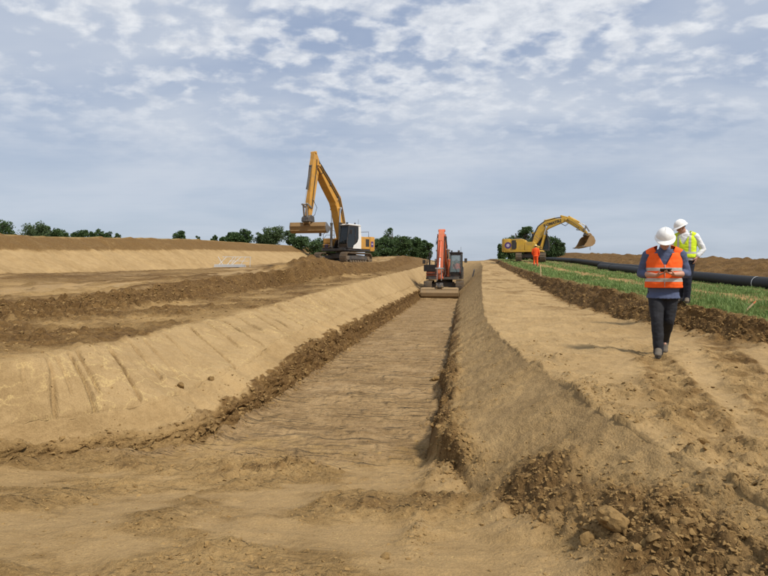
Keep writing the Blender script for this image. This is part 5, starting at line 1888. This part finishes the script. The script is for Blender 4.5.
# --- walking towards the camera, bent over a phone
px, py = 2.90, 8.66
p1_z = ground_z(px, py)
person((px, py, p1_z), R(-14), 'person in orange vest and white helmet walking while looking at a phone', dict(
    head=(0.0, -.135, 1.625), head_rot=RX(30), neck=(0, -.055, 1.50), fat=1.0, size=1.03,
    torso=[(0, 0, .86, .175, .125), (0, -.005, .96, .185, .135), (0, -.012, 1.08, .185, .142), (0, -.018, 1.20, .182, .138), (0, -.022, 1.33, .190, .125), (0, -.030, 1.43, .165, .095), (0, -.045, 1.49, .085, .070)],
    shR=(-.205, -.03, 1.42), elR=(-.292, .02, 1.155), wrR=(-.115, -.235, 1.135),
    shL=(.205, -.03, 1.42), elL=(.292, .02, 1.155), wrL=(.115, -.250, 1.150),
    handR=((.82, -.42, .22), (.12, -.25, 1.0), (-.1, -.9, .4), .55), handL=((-.82, -.40, .20), (-.12, -.25, 1.0), (.1, -.9, .4), .60),
    hipR=(-.095, 0, .90), knR=(-.085, -.155, .50), anR=(-.065, -.205, .110), toeR=(-.10, -1, 0), pitchR=R(0),
    hipL=(.095, 0, .90), knL=(.070, -.02, .50), anL=(.045, .285, .190), toeL=(.05, -1, 0), pitchL=R(38),
    helmet='helmet_white', trousers='jeans_dark', shirt='shirt_blue', sleeve=.28, cuff=.064, hem=-.05,
    vest='vest_orange', vest_z=(.955, 1.44), vneck=.22, bands=((1.045, 1.095), (1.195, 1.24)), zip=True))
ph = MB(Matrix.Translation((0, 0, 0)) @ Matrix.Rotation(R(-38), 4, 'X'))
ph.box(-.074, .074, -.036, .036, -.0045, .0045)
pho = ph.build('phone', 'phone_black', None, bevel=.003)
pho.location = Vector((px, py, p1_z)) + Matrix.Rotation(R(-14), 3, 'Z') @ (Vector((0.0, -.325, 1.205)) * 1.03)
pho.rotation_euler = (0, 0, R(-14))
tag(pho, 'black phone held in both hands by the person in the orange vest', 'phone')
scr = MB(Matrix.Rotation(R(-38), 4, 'X'))
scr.box(-.068, .068, -.031, .031, .0048, .0056)
scr.build('screen', 'cab_glass_dark', pho)

# --- following behind in a yellow vest
qx, qy = 4.69, 12.72
person((qx, qy, ground_z(qx, qy)), R(-30), 'person in yellow vest, white shirt and white helmet behind the phone user', dict(
    head=(-.075, -.11, 1.65), head_rot=RZ(-42) @ RX(26), neck=(-.01, -.035, 1.52), size=.97,
    torso=[(0, 0, .88, .165, .115), (0, -.004, .98, .170, .122), (0, -.008, 1.10, .165, .122), (0, -.012, 1.22, .172, .122), (0, -.015, 1.35, .185, .118), (0, -.020, 1.45, .160, .090), (0, -.030, 1.51, .080, .066)],
    shR=(-.20, -.02, 1.44), elR=(-.29, -.02, 1.16), wrR=(-.17, -.20, 1.05),
    shL=(.20, -.02, 1.44), elL=(.335, .06, 1.17), wrL=(.235, -.07, 1.00),
    handR=((.6, -.6, -.3), (.6, .2, .4), (.1, -.4, .9), .5), handL=((-.25, -.10, -.95), (-.9, .1, .1), (0, -1, 0), .35),
    hipR=(-.090, 0, .92), knR=(-.085, -.02, .51), anR=(-.080, .04, .108), toeR=(-.15, -1, 0),
    hipL=(.090, 0, .92), knL=(.075, -.10, .51), anL=(.065, -.10, .108), toeL=(.15, -1, 0),
    helmet='helmet_white', trousers='trousers_navy', shirt='shirt_white', sleeve=.82, cuff=.050, hem=.06,
    vest='vest_yellow', vest_z=(.985, 1.46), vneck=.24, bands=((1.07, 1.115),), braces=((-.135, -.09), (.09, .135)), voxel=.008))

# --- far away by the yellow excavator
ox, oy = 5.80, 46.5
person((ox, oy, ground_z(ox, oy)), R(165), 'person in full orange work suit standing in front of the yellow excavator', dict(
    head=(0, -.03, 1.62), head_rot=RX(8), neck=(0, -.01, 1.49),
    torso=[(0, 0, .86, .170, .120), (0, 0, .96, .172, .125), (0, 0, 1.08, .165, .122), (0, 0, 1.20, .170, .122), (0, 0, 1.33, .182, .118), (0, 0, 1.43, .160, .090), (0, -.01, 1.49, .080, .066)],
    shR=(-.20, 0, 1.41), elR=(-.27, .02, 1.13), wrR=(-.24, -.08, .88), shL=(.20, 0, 1.41), elL=(.27, .02, 1.13), wrL=(.22, -.14, .92),
    handR=((0, -.3, -.95), (.9, 0, 0), (0, -1, 0), .4), handL=((0, -.3, -.95), (-.9, 0, 0), (0, -1, 0), .4),
    hipR=(-.09, 0, .90), knR=(-.11, -.01, .49), anR=(-.13, 0, .108), toeR=(-.25, -1, 0), hipL=(.09, 0, .90), knL=(.10, -.02, .49), anL=(.12, .03, .108), toeL=(.25, -1, 0),
    helmet='helmet_yellow', trousers='suit_orange', shirt='suit_orange', sleeve=.9, cuff=.05, hem=-.02, voxel=.012))

# --- the driver seen through the windshield of the orange-red machine
HM = eM['H']
sc_ = Vector(eM['root'].location)
drv = sc_ + HM @ Vector((.12, .91, .86))
person(drv, R(0), 'person in orange driving the orange-red excavator, seen through the windshield', dict(
    head=(0, -.02, 1.52), head_rot=RX(10), neck=(0, .0, 1.38),
    torso=[(0, 0, .82, .170, .125), (0, 0, .92, .165, .125), (0, 0, 1.03, .160, .122), (0, 0, 1.13, .165, .120), (0, 0, 1.24, .175, .115), (0, 0, 1.33, .150, .090), (0, 0, 1.38, .080, .066)],
    shR=(-.19, 0, 1.31), elR=(-.25, -.02, 1.06), wrR=(-.24, -.24, 1.02), shL=(.19, 0, 1.31), elL=(.25, -.02, 1.06), wrL=(.24, -.24, 1.02),
    handR=((0, -1, -.1), (0, 0, -1), (1, 0, 0), .5), handL=((0, -1, -.1), (0, 0, -1), (-1, 0, 0), .5),
    hipR=(-.09, -.02, .87), knR=(-.13, -.42, .88), anR=(-.13, -.50, .50), toeR=(0, -1, 0), hipL=(.09, -.02, .87), knL=(.13, -.42, .88), anL=(.13, -.50, .50), toeL=(0, -1, 0),
    helmet='helmet_white', trousers='trousers_navy', shirt='suit_orange', sleeve=.9, cuff=.05, hem=.04, voxel=.014))

# ------------------------------------------------------------------ trees
def tree(label, x, y, w, h, seed, mat='leaf_dark', group=None, dens=1.0, skew=0.0, name='tree', lift=.10, leaf=.30, cat='tree'):
    rs = np.random.RandomState(seed)
    z = ground_z(x, y)
    root = empty(name, (x, y, z - .1))
    tag(root, label, cat, group)
    tb = MB()
    lean = rs.randn(2) * .03 * h
    trunk = [(0, 0, 0), (lean[0] * .4, lean[1] * .4, h * .3), (lean[0], lean[1], h * .62), (lean[0] * 1.4, lean[1] * 1.4, h * .9)]
    tb.tube(trunk, [max(.06, h * .030), max(.05, h * .024), h * .013, h * .004], 7)
    clumps = []
    nc = int(22 + 18 * dens)
    for k in range(nc):
        u = rs.rand() ** 1.25
        zc = h * (lift + (1 - lift) * (.12 + .80 * u))
        prof = math.sin(math.pi * min(1, .20 + .80 * (1 - u) + .0)) ** .6
        a = rs.rand() * 6.28
        rr = w * .5 * prof * (.35 + .55 * rs.rand())
        c = (lean[0] * u + rr * math.cos(a) + skew * w * (1 - u), lean[1] * u + rr * math.sin(a), zc)
        r = w * (.12 + .14 * rs.rand()) * (.75 + .5 * (1 - u))
        clumps.append((c, r))
        st = trunk[1] if u < .5 else trunk[2]
        mid = [(st[i] + c[i]) / 2 for i in range(3)]
        mid[2] -= .05 * h
        tb.tube([st, mid, c], [h * .012, h * .008, h * .003], 5)
    tb.build('trunk', 'bark', root, smooth=True)
    V, F = [], []
    per = int(95 * dens)
    for c, r in clumps:
        for k in range(per):
            d = rs.randn(3); d /= np.linalg.norm(d)
            rad = r * (.45 + .65 * rs.rand() ** .6) * (1 + .35 * mnoise.noise(Vector(d * 2.1) + Vector((seed, c[0], c[2]))))
            p = np.array(c) + d * rad * np.array([1, 1, .8])
            if p[2] < .05: p[2] = .05 + .3 * rs.rand()
            q = Quaternion(tuple(float(t) for t in rs.randn(4))).normalized().to_matrix()
            s = leaf * (.6 + .8 * rs.rand())
            i = len(V)
            for a, b in ((-1, 0), (-.1, -.5), (1, 0), (.1, .5)):
                o = q @ Vector((a * s, b * s, .12 * s * (a * a)))
                V.append((p[0] + o.x, p[1] + o.y, p[2] + o.z))
            F.append((i, i + 1, i + 2, i + 3))
    MB().add(V, F)
    me = bpy.data.meshes.new('crown')
    me.from_pydata(V, [], F)
    me.materials.append(MATS[mat])
    link(bpy.data.objects.new('crown', me), root)
    return root


def bearing(x_px, d):
    """ground position at depth d along the view axis on the bearing of picture column x_px"""
    c, sn = math.cos(R(8.05)), math.sin(R(8.05))
    xc = (x_px - 384.0) / 559.0 * d
    return (-sn * d + c * xc, c * d + sn * xc)


def hill(x_px, top_px, d, wpx, seed, label, mat='leaf_dark', group=None, dens=1.0, cat='tree', **kw):
    """a tree of the skyline: its place and height come from its bearing and distance"""
    x, y = bearing(x_px, d)
    z = ground_z(x, y)
    h = CAM_Z + (270 - top_px) / 559.0 * d - z - .1
    return tree(label, x, y, wpx / 559.0 * d, max(h, 1.2), seed, mat, group, dens, cat=cat, leaf=.0016 * d, **kw)


GL = 'trees beyond the far left bank'
hill(3, 219, 95, 24, 1, 'dark tree cut by the left photo edge behind the far bank', group=GL)
hill(36, 222, 100, 26, 2, 'broad green tree above the far bank, left of the wide clump', 'leaf_mid', GL)
hill(50, 225, 104, 22, 3, 'middle tree of the wide clump above the far bank', group=GL)
hill(61, 229, 108, 16, 4, 'low right end tree of the wide clump above the far bank', group=GL, dens=.7)
hill(76, 231, 118, 9, 5, 'tiny shrub first right of the wide clump', group=GL, dens=.5, cat='shrub')
hill(84, 228, 118, 11, 6, 'rounded shrub second right of the wide clump', group=GL, dens=.6, cat='shrub')
hill(93, 230, 118, 7, 7, 'small shrub between two rounded shrubs on the far bank', group=GL, dens=.5, cat='shrub')
hill(100, 228, 118, 11, 8, 'rounded shrub standing highest right of the small one', group=GL, dens=.6, cat='shrub')
hill(109, 230.5, 120, 9, 9, 'low shrub near the end of the shrub row on the far bank', group=GL, dens=.5, cat='shrub')
hill(118, 232, 122, 7, 10, 'last tiny shrub of the row on the far bank', group=GL, dens=.4, cat='shrub')
hill(180, 230, 128, 14, 11, 'lone dark shrub in the middle of the bank skyline', group=GL, dens=.7, cat='shrub')
hill(198, 234.5, 130, 4, 12, 'faint bush right of the lone dark shrub', group=GL, dens=.4, cat='bush')
hill(215, 233.5, 130, 6, 13, 'small pointed bush at the start of the tree line', group=GL, dens=.5, cat='bush')
hill(222, 236, 130, 7, 14, 'low bush just right of the pointed bush', group=GL, dens=.5, cat='bush')
hill(234, 232, 128, 16, 15, 'left half of the dark double tree behind the railing frames', group=GL, dens=.9)
hill(244, 229, 128, 16, 16, 'taller right half of the dark double tree behind the railing frames', group=GL, dens=.9)
hill(262, 232, 126, 14, 17, 'pale loose tree in front of the round willow', 'leaf_mid', GL, .6)
hill(273, 226, 124, 24, 18, 'round greyish green tree left of the amber excavator', 'leaf_mid', GL, 1.1)
hill(290, 229, 122, 10, 19, 'slim tree peeping out left of the amber bucket', 'leaf_mid', GL, .7)
hill(300, 236, 120, 20, 20, 'dark tree under the bucket of the amber excavator', group=GL)
hill(318, 238, 118, 24, 21, 'dark tree behind the tool box of the amber excavator', group=GL)
hill(334, 238, 118, 20, 22, 'dark tree behind the cab of the amber excavator', group=GL)
GM = 'wood behind the trench end'
for k, (xp, tp, wp, lb) in enumerate((
        (374, 238, 16, 'dark tree of the wood nearest the amber excavator tail'), (383, 236, 16, 'dark tree of the wood left of its tallest tree'),
        (393, 226, 17, 'tallest tree of the dark wood, with a pointed top'), (403, 235, 16, 'tree of the dark wood right of the tallest one'),
        (413, 236, 16, 'even-topped tree in the right half of the dark wood'), (421, 237, 14, 'second last tree of the dark wood'),
        (427, 241, 11, 'last tree of the dark wood beside the orange-red arm'))):
    hill(xp, tp, 105 + (k % 3) * 4, wp * 1.15, 30 + k, lb, 'leaf_dark', GM, 1.1, lift=.02)
GR = 'trees behind the yellow excavator'
hill(502, 241, 86, 12, 41, 'low dark tree left of the yellow excavator tail', group=GR, lift=.0)
hill(512, 235, 88, 18, 42, 'dark tree above the engine hood of the yellow excavator', group=GR, lift=.0)
hill(524, 224, 90, 17, 43, 'tallest tree behind the yellow excavator boom', group=GR, lift=.0, dens=1.2)
hill(537, 232, 90, 18, 44, 'dark tree behind the yellow excavator cab', group=GR, lift=.0)
hill(551, 235, 88, 20, 45, 'round tree right of the yellow excavator cab', group=GR, lift=.0, dens=1.2)
hill(560, 242, 88, 12, 46, 'low spreading tree at the right end behind the yellow excavator', 'leaf_mid', GR, lift=.0)

# ------------------------------------------------------------------ grass strip
def build_grass():
    rs = np.random.RandomState(12)
    w = np.clip(grassm, 0, 1) * sstep(80, 40, Y) * sstep(7.0, 8.2, Y) * (seg[None, :] >= IDX['ledge_top']) * (seg[None, :] <= IDX['field'])
    w = w * (0.25 + .75 * sstep(-.15, .25, n_mid + .3 * n_big))
    w = w * np.where(gx > 4.5, .35, 1.0)
    w[:, -1] = 0; w[-1, :] = 0
    # cells are larger far off and across: weigh by real size so that the sward stays even on the ground
    area = np.abs(np.gradient(X, axis=1)) * np.abs(np.gradient(Y, axis=0))
    w = w * area * (1.0 / np.clip(Y / 10, .8, 6) ** 1.6)
    n = 62000
    idx = rs.choice(NR * NC, size=n, p=w.ravel() / w.sum())
    j, i = idx // NC, idx % NC
    fj, fi = rs.rand(n), rs.rand(n)
    lerp = lambda A: (A[j, i] * (1 - fi) + A[j, i + 1] * fi) * (1 - fj) + (A[j + 1, i] * (1 - fi) + A[j + 1, i + 1] * fi) * fj
    x, y, z = lerp(X), lerp(Y), lerp(Z)
    gg = lerp(gx)
    h = (.05 + .12 * rs.rand(n)) * np.where(gg > 4.5, .6, 1.0) * (.75 + .5 * lerp(n_mid))
    h = np.clip(h, .05, .34)
    a = rs.rand(n) * 6.28
    bend = (.25 + .55 * rs.rand(n)) * h
    ba = rs.rand(n) * 6.28
    wd = .0045 * np.clip(y / 9, 1, 6)
    V = np.zeros((n, 5, 3), np.float32)
    dx, dy = np.cos(a) * wd, np.sin(a) * wd
    bxv, byv = np.cos(ba) * bend, np.sin(ba) * bend
    V[:, 0] = np.stack([x - dx, y - dy, z - .02], 1)
    V[:, 1] = np.stack([x + dx, y + dy, z - .02], 1)
    V[:, 2] = np.stack([x + dx * .8 + bxv * .3, y + dy * .8 + byv * .3, z + h * .6], 1)
    V[:, 3] = np.stack([x - dx * .8 + bxv * .3, y - dy * .8 + byv * .3, z + h * .6], 1)
    V[:, 4] = np.stack([x + bxv, y + byv, z + h], 1)
    b = (np.arange(n) * 5)[:, None]
    T = np.concatenate([b + np.array([[0, 1, 2]]), b + np.array([[0, 2, 3]]), b + np.array([[3, 2, 4]])], 0).astype(np.int32)
    me = bpy.data.meshes.new('grass')
    nf = len(T)
    me.vertices.add(n * 5); me.loops.add(nf * 3); me.polygons.add(nf)
    me.vertices.foreach_set('co', V.ravel())
    me.loops.foreach_set('vertex_index', T.ravel())
    me.polygons.foreach_set('loop_start', np.arange(0, nf * 3, 3, dtype=np.int32))
    me.update()
    me.materials.append(MATS['grass_blade'])
    o = link(bpy.data.objects.new('grass', me))
    tag(o, 'short green grass on the strip between turf ledge and pipes', 'grass', kind='stuff')


build_grass()
